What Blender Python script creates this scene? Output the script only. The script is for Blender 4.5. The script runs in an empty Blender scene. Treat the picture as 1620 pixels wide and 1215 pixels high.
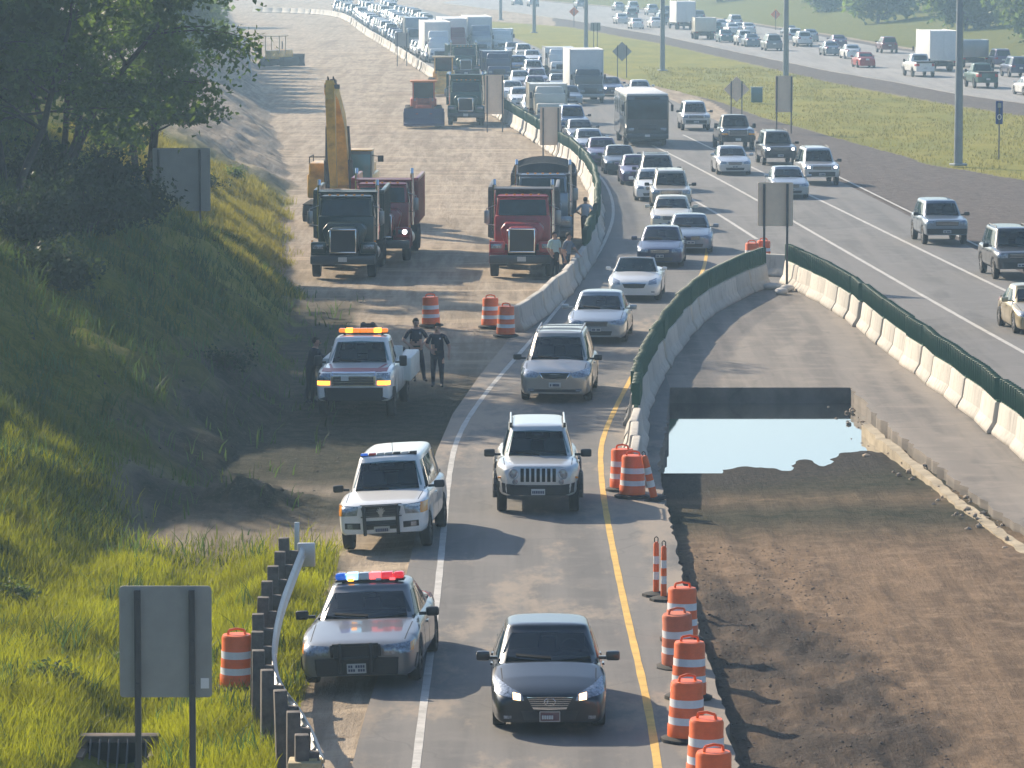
import bpy, bmesh, math, random
import numpy as np
from mathutils import Vector, Matrix
from mathutils.bvhtree import BVHTree
random.seed(7); RNG = np.random.default_rng(7)
R = math.radians
SC = bpy.context.scene
COL = SC.collection
# ------------------------------------------------------------------ camera, sky, sun, exposure
F, CU, CV, CH = 7000.0, 810.0, 607.5, 12.515        # focal length in photo pixels, centre, camera height
PITCH = math.atan(712.5 / F)
cam = bpy.data.objects.new('camera', bpy.data.cameras.new('camera')); COL.objects.link(cam)
cam.location = (0, 0, CH); cam.rotation_euler = (math.pi / 2 - PITCH, 0, 0)
cam.data.sensor_width = 36; cam.data.lens = F / 1620 * 36; cam.data.clip_end = 6000; cam.data.clip_start = .5
SC.camera = cam
SUN = Vector((-1.18, 1.42, 1.0)).normalized()         # towards the sun
ELEV = math.asin(SUN.z); AZ = math.atan2(SUN.x, SUN.y)
w = bpy.data.worlds.new('World'); SC.world = w; w.use_nodes = True
nt = w.node_tree; sk = nt.nodes.new('ShaderNodeTexSky'); sk.sky_type = 'NISHITA'; sk.sun_disc = False
sk.sun_elevation = ELEV; sk.sun_rotation = AZ; sk.air_density = 1.2; sk.dust_density = 2.2; sk.ozone_density = 5.0
bg = nt.nodes['Background']; bg.inputs['Strength'].default_value = .10
nt.links.new(sk.outputs['Color'], bg.inputs['Color'])
sl = bpy.data.lights.new('sun', 'SUN'); sl.energy = 5.0; sl.angle = R(.5); sl.color = (1, .845, .64)
so = bpy.data.objects.new('sun', sl); COL.objects.link(so); so.rotation_euler = (-SUN).to_track_quat('-Z', 'Y').to_euler()
SC.view_settings.view_transform = 'Standard'; SC.view_settings.look = 'None'; SC.view_settings.exposure = .8
HAZE_D = .00048
SC.cycles.volume_bounces = 1; SC.cycles.max_bounces = 8; SC.cycles.transparent_max_bounces = 8

# ------------------------------------------------------------------ photo pixel -> point of the place
SP, CP = math.sin(PITCH), math.cos(PITCH)
def G(u, v, z=0.0):
    a, b = (u - CU) / F, (v - CV) / F
    dy, dz = CP - b * SP, -SP - b * CP
    t = (z - CH) / dz
    return Vector((a * t, dy * t, z))
def PL(pts, z=0): return [G(u, v, z) for u, v in pts]

# ------------------------------------------------------------------ materials
MATS = {}
def nodes(name):
    m = bpy.data.materials.new(name); m.use_nodes = True
    return m, m.node_tree, m.node_tree.nodes['Principled BSDF']
def mat(name, col=(.5, .5, .5), rough=.5, metal=0, coat=0, emit=None, es=0, spec=.5, vary=0, scale=3.0, bump=0, bscale=40):
    if name in MATS: return MATS[name]
    m, t, p = nodes(name)
    p.inputs['Base Color'].default_value = (*col, 1); p.inputs['Roughness'].default_value = rough
    p.inputs['Metallic'].default_value = metal; p.inputs['Coat Weight'].default_value = coat; p.inputs['Coat Roughness'].default_value = .06
    p.inputs['Specular IOR Level'].default_value = spec
    if emit: p.inputs['Emission Color'].default_value = (*emit, 1); p.inputs['Emission Strength'].default_value = es
    if vary or bump:
        tc = t.nodes.new('ShaderNodeTexCoord')
    if vary:
        n = t.nodes.new('ShaderNodeTexNoise'); n.inputs['Scale'].default_value = scale; n.inputs['Detail'].default_value = 8
        n.inputs['Roughness'].default_value = .65
        t.links.new(tc.outputs['Object'], n.inputs['Vector'])
        r = t.nodes.new('ShaderNodeMapRange'); r.inputs['From Min'].default_value = .3; r.inputs['From Max'].default_value = .7
        r.inputs['To Min'].default_value = 1 - vary; r.inputs['To Max'].default_value = 1 + vary
        t.links.new(n.outputs['Fac'], r.inputs['Value'])
        mx = t.nodes.new('ShaderNodeVectorMath'); mx.operation = 'SCALE'; mx.inputs[0].default_value = col
        t.links.new(r.outputs[0], mx.inputs['Scale']); t.links.new(mx.outputs[0], p.inputs['Base Color'])
    if bump:
        n2 = t.nodes.new('ShaderNodeTexNoise'); n2.inputs['Scale'].default_value = bscale; n2.inputs['Detail'].default_value = 6
        t.links.new(tc.outputs['Object'], n2.inputs['Vector'])
        b = t.nodes.new('ShaderNodeBump'); b.inputs['Strength'].default_value = bump; b.inputs['Distance'].default_value = .02
        t.links.new(n2.outputs['Fac'], b.inputs['Height']); t.links.new(b.outputs[0], p.inputs['Normal'])
    MATS[name] = m
    return m
def leafmat(name, col, trans, vary=.4, scale=.8):
    m, t, p = nodes(name)
    out = t.nodes['Material Output']; t.nodes.remove(p)
    tc = t.nodes.new('ShaderNodeTexCoord'); n = t.nodes.new('ShaderNodeTexNoise'); n.inputs['Scale'].default_value = scale; n.inputs['Detail'].default_value = 5
    t.links.new(tc.outputs['Object'], n.inputs['Vector'])
    r = t.nodes.new('ShaderNodeMapRange'); r.inputs['From Min'].default_value = .3; r.inputs['From Max'].default_value = .7
    r.inputs['To Min'].default_value = 1 - vary; r.inputs['To Max'].default_value = 1 + vary
    t.links.new(n.outputs['Fac'], r.inputs['Value'])
    d = t.nodes.new('ShaderNodeBsdfDiffuse'); tr = t.nodes.new('ShaderNodeBsdfTranslucent'); mx = t.nodes.new('ShaderNodeMixShader'); mx.inputs[0].default_value = .45
    gl = t.nodes.new('ShaderNodeBsdfGlossy'); gl.inputs['Roughness'].default_value = .45; mg = t.nodes.new('ShaderNodeMixShader'); mg.inputs[0].default_value = .025
    for sh, c in ((d, col), (tr, trans)):
        k = t.nodes.new('ShaderNodeVectorMath'); k.operation = 'SCALE'; k.inputs[0].default_value = c
        t.links.new(r.outputs[0], k.inputs['Scale']); t.links.new(k.outputs[0], sh.inputs['Color'])
    t.links.new(d.outputs[0], mx.inputs[1]); t.links.new(tr.outputs[0], mx.inputs[2])
    t.links.new(mx.outputs[0], mg.inputs[1]); t.links.new(gl.outputs[0], mg.inputs[2]); t.links.new(mg.outputs[0], out.inputs['Surface'])
    MATS[name] = m
    return m

class NG:                                            # small helper for ground shaders
    def __init__(s, m): s.t = m.node_tree; s.L = s.t.links.new; s.p = s.t.nodes['Principled BSDF']
    def n(s, k): return s.t.nodes.new(k)
    def pos(s): g = s.n('ShaderNodeNewGeometry'); return g.outputs['Position']
    def mapv(s, v, sc, rot=0):
        m = s.n('ShaderNodeMapping'); m.inputs['Scale'].default_value = sc; m.inputs['Rotation'].default_value = (0, 0, rot); s.L(v, m.inputs['Vector']); return m.outputs[0]
    def noise(s, v, scale, detail=6, rough=.6, dist=0):
        n = s.n('ShaderNodeTexNoise'); n.inputs['Scale'].default_value = scale; n.inputs['Detail'].default_value = detail; n.inputs['Roughness'].default_value = rough; n.inputs['Distortion'].default_value = dist
        s.L(v, n.inputs['Vector']); return n.outputs['Fac']
    def rng(s, v, a, b, c=0, d=1):
        r = s.n('ShaderNodeMapRange'); r.interpolation_type = 'SMOOTHSTEP'
        for i, x in zip(('From Min', 'From Max', 'To Min', 'To Max'), (a, b, c, d)): r.inputs[i].default_value = x
        s.L(v, r.inputs['Value']); return r.outputs[0]
    def math(s, op, a, b):
        m = s.n('ShaderNodeMath'); m.operation = op
        for i, x in enumerate((a, b)):
            if isinstance(x, (int, float)): m.inputs[i].default_value = x
            else: s.L(x, m.inputs[i])
        return m.outputs[0]
    def mix(s, f, a, b, mode='MIX'):
        m = s.n('ShaderNodeMix'); m.data_type = 'RGBA'; m.blend_type = mode
        if isinstance(f, (int, float)): m.inputs[0].default_value = f
        else: s.L(f, m.inputs[0])
        for i, x in ((6, a), (7, b)):
            if isinstance(x, tuple): m.inputs[i].default_value = (*x, 1)
            else: s.L(x, m.inputs[i])
        return m.outputs[2]
    def attr(s, nm): a = s.n('ShaderNodeAttribute'); a.attribute_name = nm; return a.outputs['Fac']
    def bump(s, h, st, d): 
        b = s.n('ShaderNodeBump'); b.inputs['Strength'].default_value = st; b.inputs['Distance'].default_value = d; s.L(h, b.inputs['Height']); s.L(b.outputs[0], s.p.inputs['Normal'])

# ------------------------------------------------------------------ mesh helpers
def link(name, me, parent=None, loc=None, rot=None):
    o = bpy.data.objects.new(name, me); COL.objects.link(o)
    if parent: o.parent = parent
    if loc is not None: o.location = loc
    if rot is not None: o.rotation_euler = rot
    return o
def tag(o, label=None, cat=None, group=None, kind=None):
    for k, x in (('label', label), ('category', cat), ('group', group), ('kind', kind)):
        if x: o[k] = x
    return o
def thing(name, label, cat, loc=(0, 0, 0), rz=0, group=None, rot=None):
    o = link(name, None, loc=loc, rot=rot or (0, 0, rz)); o.empty_display_size = .2
    return tag(o, label, cat, group)
class MB:
    def __init__(s): s.v, s.f, s.m = [], [], []
    def add(s, bm, mi=0, M=None):
        if M is not None: bmesh.ops.transform(bm, matrix=M, verts=bm.verts)
        o = len(s.v); bm.verts.index_update()
        s.v += [tuple(x.co) for x in bm.verts]
        for f in bm.faces: s.f.append([o + x.index for x in f.verts]); s.m.append(mi)
        bm.free(); return s
    def raw(s, vs, fs, mi=0):
        o = len(s.v); s.v += [tuple(x) for x in vs]
        for f in fs: s.f.append([o + i for i in f]); s.m.append(mi)
        return s
    def box(s, c, d, mi=0, bev=0, rot=None, top=None, topoff=(0, 0), seg=2):
        bm = bmesh.new(); bmesh.ops.create_cube(bm, size=1)
        for v in bm.verts:
            if top and v.co.z > 0: v.co.x *= top[0]; v.co.y *= top[1]
            v.co = Vector((v.co.x * d[0], v.co.y * d[1], v.co.z * d[2]))
            if v.co.z > 0: v.co.x += topoff[0]; v.co.y += topoff[1]
        if bev: bmesh.ops.bevel(bm, geom=bm.edges[:], offset=bev, segments=seg, affect='EDGES', profile=.5)
        M = Matrix.Translation(c)
        if rot: M = M @ Matrix.Rotation(rot[2], 4, 'Z') @ Matrix.Rotation(rot[1], 4, 'Y') @ Matrix.Rotation(rot[0], 4, 'X')
        return s.add(bm, mi, M)
    def cyl(s, a, b, r0, r1=None, n=10, mi=0, caps=True):
        a, b = Vector(a), Vector(b); r1 = r0 if r1 is None else r1
        q = (b - a).to_track_quat('Z', 'Y'); vs = []
        for p, r in ((a, r0), (b, r1)):
            for i in range(n):
                t = 2 * math.pi * i / n; vs.append(p + q @ Vector((r * math.cos(t), r * math.sin(t), 0)))
        fs = [[i, (i + 1) % n, n + (i + 1) % n, n + i] for i in range(n)]
        if caps: fs += [list(range(n))[::-1], list(range(n, 2 * n))]
        return s.raw(vs, fs, mi)
    def tube(s, pts, r, n=6, mi=0):
        for a, b in zip(pts[:-1], pts[1:]): s.cyl(a, b, r, n=n, mi=mi)
        return s
    def lathe(s, prof, n=20, c=(0, 0, 0), axis='Z', mis=None, mi=0, cap=True):
        c = Vector(c); vs, k = [], len(prof)
        for r, h in prof:
            for i in range(n):
                t = 2 * math.pi * i / n; x, y = r * math.cos(t), r * math.sin(t)
                vs.append(c + (Vector((x, y, h)) if axis == 'Z' else Vector((h, x, y)) if axis == 'X' else Vector((x, h, y))))
        for j in range(k - 1):
            s.raw([], []); 
        o = len(s.v); s.v += [tuple(x) for x in vs]
        for j in range(k - 1):
            for i in range(n):
                s.f.append([o + j * n + i, o + j * n + (i + 1) % n, o + (j + 1) * n + (i + 1) % n, o + (j + 1) * n + i]); s.m.append(mis[j] if mis else mi)
        if cap:
            s.f.append([o + i for i in range(n)][::-1]); s.m.append(mis[0] if mis else mi)
            s.f.append([o + (k - 1) * n + i for i in range(n)]); s.m.append(mis[-1] if mis else mi)
        return s
    def prism(s, outline, y0, y1, mi=0, plane='XZ', bev=0):
        bm = bmesh.new()
        mk = (lambda a, b, c: Vector((a, c, b))) if plane == 'XZ' else (lambda a, b, c: Vector((c, a, b))) if plane == 'YZ' else (lambda a, b, c: Vector((a, b, c)))
        A = [bm.verts.new(mk(a, b, y0)) for a, b in outline]; B = [bm.verts.new(mk(a, b, y1)) for a, b in outline]; n = len(A)
        bm.faces.new(A); bm.faces.new(B[::-1])
        for i in range(n): bm.faces.new((A[i], B[i], B[(i + 1) % n], A[(i + 1) % n]))
        bmesh.ops.recalc_face_normals(bm, faces=bm.faces)
        if bev: bmesh.ops.bevel(bm, geom=bm.edges[:], offset=bev, segments=2, affect='EDGES', profile=.5)
        return s.add(bm, mi)
    def mesh(s, name, mats, smooth=40):
        me = bpy.data.meshes.new(name); me.from_pydata(s.v, [], s.f)
        for m in (mats if isinstance(mats, (list, tuple)) else [mats]): me.materials.append(m)
        me.polygons.foreach_set('material_index', s.m)
        if smooth: me.polygons.foreach_set('use_smooth', [True] * len(s.f)); me.set_sharp_from_angle(angle=R(smooth))
        me.update(); return me
    def build(s, name, mats, parent=None, loc=None, rot=None, smooth=40):
        return link(name, s.mesh(name, mats, smooth), parent, loc, rot)
def npmesh(name, V, Fc, mats, smooth=False, mi=None):
    me = bpy.data.meshes.new(name); V = np.asarray(V, dtype=np.float32); Fc = np.asarray(Fc, dtype=np.int32); k = Fc.shape[1]
    me.vertices.add(len(V)); me.vertices.foreach_set('co', V.ravel())
    me.loops.add(Fc.size); me.loops.foreach_set('vertex_index', Fc.ravel())
    me.polygons.add(len(Fc)); me.polygons.foreach_set('loop_start', np.arange(0, Fc.size, k, dtype=np.int32))
    me.polygons.foreach_set('use_smooth', np.full(len(Fc), smooth))
    for m in (mats if isinstance(mats, (list, tuple)) else [mats]): me.materials.append(m)
    if mi is not None: me.polygons.foreach_set('material_index', np.asarray(mi, dtype=np.int32))
    me.update(calc_edges=True); return me
def subsurf(me, lv=1):
    o = bpy.data.objects.new('work', me); COL.objects.link(o); md = o.modifiers.new('s', 'SUBSURF'); md.levels = lv; md.render_levels = lv
    dg = bpy.context.evaluated_depsgraph_get(); out = bpy.data.meshes.new_from_object(o.evaluated_get(dg), depsgraph=dg)
    bpy.data.objects.remove(o); out.polygons.foreach_set('use_smooth', [True] * len(out.polygons)); return out
def text(body, size, mt, parent, loc, rot, name='lettering', depth=.004, bold=False, width=None):
    c = bpy.data.curves.new(name, 'FONT'); c.body = body; c.size = size; c.extrude = depth; c.align_x = 'CENTER'; c.align_y = 'CENTER'; c.materials.append(mt)
    if bold: c.offset = size * .02
    o = link(name, c, parent, loc, rot); return o
# value noise in numpy
def vn(x, y, seed=0):
    xi, yi = np.floor(x).astype(np.int64), np.floor(y).astype(np.int64); fx, fy = x - xi, y - yi
    fx, fy = fx * fx * (3 - 2 * fx), fy * fy * (3 - 2 * fy)
    def h(a, b):
        n = (a * 374761393 + b * 668265263 + seed * 1442695041) & 0x7fffffff
        n = ((n ^ (n >> 13)) * 1274126177) & 0x7fffffff
        return ((n ^ (n >> 16)) & 0xffff) / 65535.0
    return (h(xi, yi) * (1 - fx) + h(xi + 1, yi) * fx) * (1 - fy) + (h(xi, yi + 1) * (1 - fx) + h(xi + 1, yi + 1) * fx) * fy
def fbm(x, y, seed=0, o=4):
    s, a, k = 0, .5, 0
    for i in range(o): s = s + a * vn(x * 2 ** i, y * 2 ** i, seed + i); k += a; a *= .5
    return s / k - .5
def inpoly(x, y, poly):
    r = np.zeros(x.shape, bool); n = len(poly)
    for i in range(n):
        x0, y0 = poly[i][:2]; x1, y1 = poly[i - 1][:2]
        c = ((y0 > y) != (y1 > y)) & (x < (x1 - x0) * (y - y0) / ((y1 - y0) or 1e-9) + x0); r ^= c
    return r
def grow(poly, d):
    c = sum((Vector(p[:2]) for p in poly), Vector((0, 0))) / len(poly); out = []
    n = len(poly); area = sum(poly[i - 1][0] * poly[i][1] - poly[i][0] * poly[i - 1][1] for i in range(n))
    s = 1 if area > 0 else -1
    for i in range(n):
        a, b, e = Vector(poly[i - 1][:2]), Vector(poly[i][:2]), Vector(poly[(i + 1) % n][:2])
        t = ((b - a).normalized() + (e - b).normalized()); t.normalize(); out.append(b + Vector((t.y, -t.x)) * s * d)
    return out
def resample(pts, step):
    P = [Vector(p) for p in pts]; out = [P[0].copy()]; need = step
    for a, b in zip(P[:-1], P[1:]):
        L = (b - a).length; t = need
        while t <= L: out.append(a + (b - a) * (t / L)); t += step
        need = t - L
    return out
def smoothpl(pts, it=2):
    P = [Vector(p) for p in pts]
    for _ in range(it):
        Q = [P[0]]
        for a, b in zip(P[:-1], P[1:]): Q += [a * .75 + b * .25, a * .25 + b * .75]
        P = Q + [P[-1]]
    return P
# ------------------------------------------------------------------ lines of the place (traced on the ground plane)
LBAR = smoothpl(PL([(815, 525), (868, 487), (920, 436), (943, 380), (946, 345), (943, 313), (932, 289), (908, 262), (880, 244), (840, 217), (801, 192), (740, 157), (683, 122), (624, 82), (572, 50), (550, 31), (520, 24), (470, 21), (400, 19)]), 1)
MBAR = smoothpl(PL([(1003, 768), (1003, 705), (1010, 650), (1034, 597), (1064, 550), (1100, 508), (1150, 477), (1196, 457), (1216, 450), (1232, 445)]), 1)
RBAR = smoothpl(PL([(1246, 447), (1268, 457), (1338, 495), (1412, 553), (1483, 610), (1540, 652), (1600, 698), (1720, 792)]), 1)
PIT_L = [(1060, 613), (1056, 665), (1042, 735), (1047, 775), (1064, 840), (1082, 920), (1103, 991), (1125, 1053), (1137, 1087), (1165, 1210), (1180, 1275)]
PIT_R = [(1345, 613), (1394, 662), (1429, 691), (1468, 721), (1542, 781), (1620, 837), (1760, 935)]
pit = [p[:2] for p in PL(PIT_L)] + [Vector((16, 62))] + [p[:2] for p in PL(PIT_R[::-1])]
pit_big = grow(pit, .35)
RAMP_L = [(815, 525), (760, 592), (716, 655), (690, 715), (668, 800), (650, 880), (630, 960), (608, 1040), (578, 1130), (540, 1275)]
MEDIAN_LO = [(1900, 390), (1700, 310), (1620, 283), (1467, 258), (1430, 245), (1343, 222), (1200, 182), (1130, 157), (1060, 140), (985, 123), (900, 98), (850, 76), (785, 51), (740, 36)]
MEDIAN_HI = [(760, 32), (820, 36), (900, 42), (1050, 69), (1180, 98), (1313, 129), (1420, 149), (1513, 166), (1620, 182), (1760, 205), (1900, 225)]
HWY_EDGE = [(1900, 560), (1760, 498), (1620, 433), (1445, 345), (1340, 292), (1250, 248), (1160, 203), (1060, 157), (960, 119), (900, 97), (850, 75), (785, 47), (740, 32), (690, 19), (640, 9), (600, 2)]
RC_NEAR = [(1900, 210), (1620, 163), (1513, 148), (1420, 130), (1313, 112), (1180, 85), (1120, 72), (1050, 57), (980, 45), (900, 31), (820, 20), (700, 4)]
RC_FAR = [(760, -6), (900, 6), (1000, 14), (1100, 27), (1200, 42), (1290, 56), (1400, 76), (1543, 97), (1620, 110), (1900, 150)]
TOE = np.array([(40, -12.5), (50, -12), (65, -10.3), (80, -9.2), (92, -7.8), (100, -6.6), (112, -6), (125, -5.9), (140, -6.8), (160, -7.9), (180, -9), (200, -9.9), (223, -10.8), (300, -16), (450, -26), (700, -44), (1000, -70), (1600, -120)])
medL = [p[:2] for p in PL(MEDIAN_LO)] + [p[:2] for p in PL(MEDIAN_HI)]
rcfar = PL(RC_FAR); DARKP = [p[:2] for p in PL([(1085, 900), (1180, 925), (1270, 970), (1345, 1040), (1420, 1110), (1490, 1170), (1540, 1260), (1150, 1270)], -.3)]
FARX = np.array([(p.y, p.x) for p in sorted(rcfar, key=lambda p: p.y)])
def sstep(a, b, x): t = np.clip((x - a) / (b - a), 0, 1); return t * t * (3 - 2 * t)
def land(x, y):                                      # height of the ground and its zones
    x = np.asarray(x, float); y = np.asarray(y, float)
    xt = np.interp(y, TOE[:, 0], TOE[:, 1]); d = xt - x + 1.3 * fbm(x * .5 + 9, y * .25, 3)
    z = np.full(x.shape, -.05)
    z += .05 * fbm(x * 1.2, y * .35, 1) + .05 * fbm(x * .3, y * .1, 2)
    dd = np.maximum(d, 0); hill = 7.2 * np.tanh(np.interp(y, [90, 112, 165, 205], [.5, .78, .78, .55]) * np.maximum(dd - .3, 0) / 7.2)
    hill *= 1 + .25 * fbm(x * .35, y * .2, 5); far = sstep(215, 260, y)
    hill += sstep(0, 2, dd) * (.5 * fbm(x * .8, y * .5, 6) + .18 * fbm(x * 2.5, y * 2, 7)) * (1 - .6 * far)
    hill += far * (1 - sstep(330, 420, y)) * sstep(0, 3, dd) * .9 * np.abs(fbm(x * .15 + y * .02, y * .28, 8))
    z += hill
    bench = np.exp(-((x + 12.3) / 2.0) ** 4) * np.exp(-((y - 158.5) / 4.5) ** 4); z = z * (1 - bench) + np.minimum(z, 1.45 - .12 * (x + 11.4)) * bench
    near = 1 - sstep(86, 94, y); verge = sstep(-1.9, -4.8, x) * 0
    z += -.08 * np.clip(-1.9 - x, 0, 2.2) * (1 - sstep(98, 106, y))
    z += near * (-.6 * np.exp(-((x + 6.3) / .9) ** 2) + .1 * fbm(x * 1.5, y * 1.2, 9) * sstep(-4.2, -5, x))
    z += .75 * np.exp(-((y - 97.5) / 2.2) ** 2) * np.exp(-((x + 6.1) / 1.7) ** 2) * (.7 + 1.2 * fbm(x * 2, y * 1.5, 11))
    inp = inpoly(x, y, pit_big)
    dep = np.interp(y, [60, 78, 96, 112, 122], [-.30, -.30, -.30, -.56, -.64]) + .018 * (x - 4)
    pile = (1 - sstep(80, 94, y)) * (1 - sstep(5.2, 7.2, x - .05 * (88 - y)))
    dep = dep + .12 * (1 - .65 * sstep(97, 104, y)) * fbm(x * .9, y * .3, 13) + .05 * np.sin(6.2 * (x - .0011 * (y - 125) ** 2)) * fbm(x * .4, y * .1, 41) * 2 + .025 * fbm(x * 3, y * 2.4, 14) + pile * (.42 * np.abs(fbm(x * .8, y * .42, 15)) + .16 * fbm(x * 1.7, y * 1.1, 16))
    dep = dep + .10 * np.exp(-((x - np.interp(y, [60, 122], [14, 10.2]) + .2) / .8) ** 2) * (1 + fbm(x * 3, y * 3, 17))
    z = np.where(inp, dep, z)
    xf = np.interp(y, FARX[:, 0], FARX[:, 1]); df = x - xf
    z += np.where(y > 250, 16 * np.tanh(.13 * np.maximum(df - 4, 0) / 16), 0) * 1.0
    med = inpoly(x, y, medL)
    z += np.where(med, .12 * fbm(x * .2, y * .08, 19) - .05, 0)
    # zones: grass, dark soil, wet
    nz = fbm(x * .9, y * .45, 21)
    grass = np.where((y < 226), sstep(-.1, .9, d + 1.6 * nz), 0.0)
    nearg = near * sstep(-3.35, -3.75, x + .5 * nz); grass = np.maximum(grass, nearg)
    bare = np.exp(-((y - 97) / 3.4) ** 2) * sstep(-9.5, -8, x)
    bare = np.maximum(bare, sstep(98, 103, y) * (1 - sstep(118, 134, y)) * sstep(4.2, .6, d + 3 * nz))
    grass = grass * (1 - np.clip(bare * 1.15, 0, 1))
    grass = np.where((y > 205), grass * (1 - sstep(205, 226, y)) , grass)
    grass = np.where(y > 380, np.maximum(grass, sstep(2, 9, d) * .8), grass)
    grass = np.maximum(grass, np.where(med, 1.0, 0)); grass = np.maximum(grass, np.where((y > 250) & (df > 3), 1, 0))
    strip = sstep(-4.7, -5.5, x + .6 * nz) * sstep(97, 101, y) * (1 - sstep(146, 158, y)) * (x > -13); bare = np.maximum(bare, strip * .9)
    brown = np.maximum(np.clip(bare, 0, 1), np.where(inp, 1, 0) * 0)
    hw = (x > np.interp(y, [130, 160, 240, 330, 500], [18, 17, 16, 15, 6])) & (y > 120) & ~med
    grav = np.where(hw, 1.0, 0) * np.where(df < 2, 1, 0)
    wet = np.where(inp, np.clip(sstep(-.34, -.43, z), 0, 1), 0)
    yel = np.where(med, 1.0, np.where((y > 140) & (y < 200) & (x > xt - 5), .85, 0)) + near * .35
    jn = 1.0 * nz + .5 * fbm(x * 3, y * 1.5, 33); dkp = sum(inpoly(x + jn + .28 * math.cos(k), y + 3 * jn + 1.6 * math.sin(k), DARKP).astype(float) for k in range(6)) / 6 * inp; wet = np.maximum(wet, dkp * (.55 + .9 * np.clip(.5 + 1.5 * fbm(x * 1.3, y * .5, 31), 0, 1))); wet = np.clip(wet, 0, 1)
    pitz = np.where(inp, 1.0, 0)
    return z, grass, brown, grav, wet, yel, pitz
def gz(x, y): return float(land(np.array([x]), np.array([y]))[0][0])

ny, nx = 900, 560
ys = 48 * (1650 / 48) ** np.linspace(0, 1, ny)
tx = np.concatenate([np.linspace(-.55, -.14, 50)[:-1], np.linspace(-.14, .14, nx - 98), np.linspace(.14, .55, 50)[1:]]); nx = len(tx)
X = np.outer(ys, tx); Y = np.repeat(ys[:, None], nx, 1)
Z, ag, ab, av, aw, ay, ap = land(X.ravel(), Y.ravel())
V = np.stack([X.ravel(), Y.ravel(), Z], 1)
idx = np.arange(ny * nx).reshape(ny, nx); q = np.stack([idx[:-1, :-1], idx[:-1, 1:], idx[1:, 1:], idx[1:, :-1]], -1).reshape(-1, 4)
m, t, p = nodes('ground'); MATS['ground'] = m; g = NG(m); P = g.pos()
big = g.noise(g.mapv(P, (.25, .07, 1)), 1, 6); streak = g.noise(g.mapv(P, (1.6, .12, 1), .05), 1.3, 8, .7); cross = g.noise(g.mapv(P, (.10, .55, 1), .12), 1.1, 9, .72, .4); fine = g.noise(P, 9, 5, .75); mid = g.noise(P, 1.7, 8, .7)
dirt = g.mix(g.rng(streak, .35, .65), (.415, .345, .27), (.26, .215, .165)); dirt = g.mix(g.rng(g.noise(g.mapv(P, (.9, .022, 1), .09), 1, 4, .55), .5, .62, 0, .55), dirt, (.22, .175, .13)); dirt = g.mix(g.rng(cross, .48, .70), dirt, (.50, .40, .29)); dirt = g.mix(g.rng(cross, .44, .34, 0, .6), dirt, (.24, .19, .14)); dirt = g.mix(g.rng(big, .5, .68, 0, .6), dirt, (.22, .175, .13))
pitc = g.mix(g.rng(streak, .36, .64), (.225, .155, .10), (.13, .092, .064)); pitc = g.mix(g.rng(mid, .42, .68, 0, .8), pitc, (.28, .20, .135)); pitc = g.mix(g.rng(fine, .45, .7, 0, .5), pitc, (.075, .055, .045))
grs = g.mix(g.rng(mid, .35, .65), (.09, .105, .014), (.16, .15, .024)); grs = g.mix(g.rng(fine, .45, .7, 0, .6), grs, (.04, .07, .015))
yl = g.mix(g.rng(big, .38, .62), (.24, .225, .05), (.19, .195, .045)); yl = g.mix(g.rng(mid, .5, .75, 0, .5), yl, (.26, .215, .08))
grs = g.mix(g.attr('yel'), grs, yl)
soil = g.mix(g.rng(mid, .35, .65), (.028, .032, .022), (.06, .056, .04)); soil = g.mix(g.rng(fine, .5, .7, 0, .7), soil, (.11, .095, .07))
grv = g.mix(g.rng(mid, .35, .65), (.10, .088, .085), (.155, .135, .125)); grv = g.mix(g.rng(fine, .5, .7, 0, .5), grv, (.08, .07, .065))
c = g.mix(g.attr('pit'), dirt, pitc); c = g.mix(g.attr('grav'), c, grv); c = g.mix(g.attr('brown'), c, soil); c = g.mix(g.attr('grass'), c, grs)
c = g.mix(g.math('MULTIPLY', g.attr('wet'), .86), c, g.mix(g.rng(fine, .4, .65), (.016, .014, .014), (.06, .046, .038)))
g.L(c, g.p.inputs['Base Color']); g.L(g.rng(g.attr('wet'), 0, 1, .92, .75), g.p.inputs['Roughness']); g.p.inputs['Specular IOR Level'].default_value = .06
g.bump(g.math('ADD', g.math('MULTIPLY', fine, .6), g.math('ADD', streak, mid)), .9, .09)
me = npmesh('ground', V, q, m, True)
for nm, a in (('grass', ag), ('brown', ab), ('grav', av), ('wet', aw), ('yel', ay), ('pit', ap)):
    at = me.attributes.new(nm, 'FLOAT', 'POINT'); at.data.foreach_set('value', np.clip(a, 0, 1).astype(np.float32))
tag(link('ground', me), kind='structure')

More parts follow.
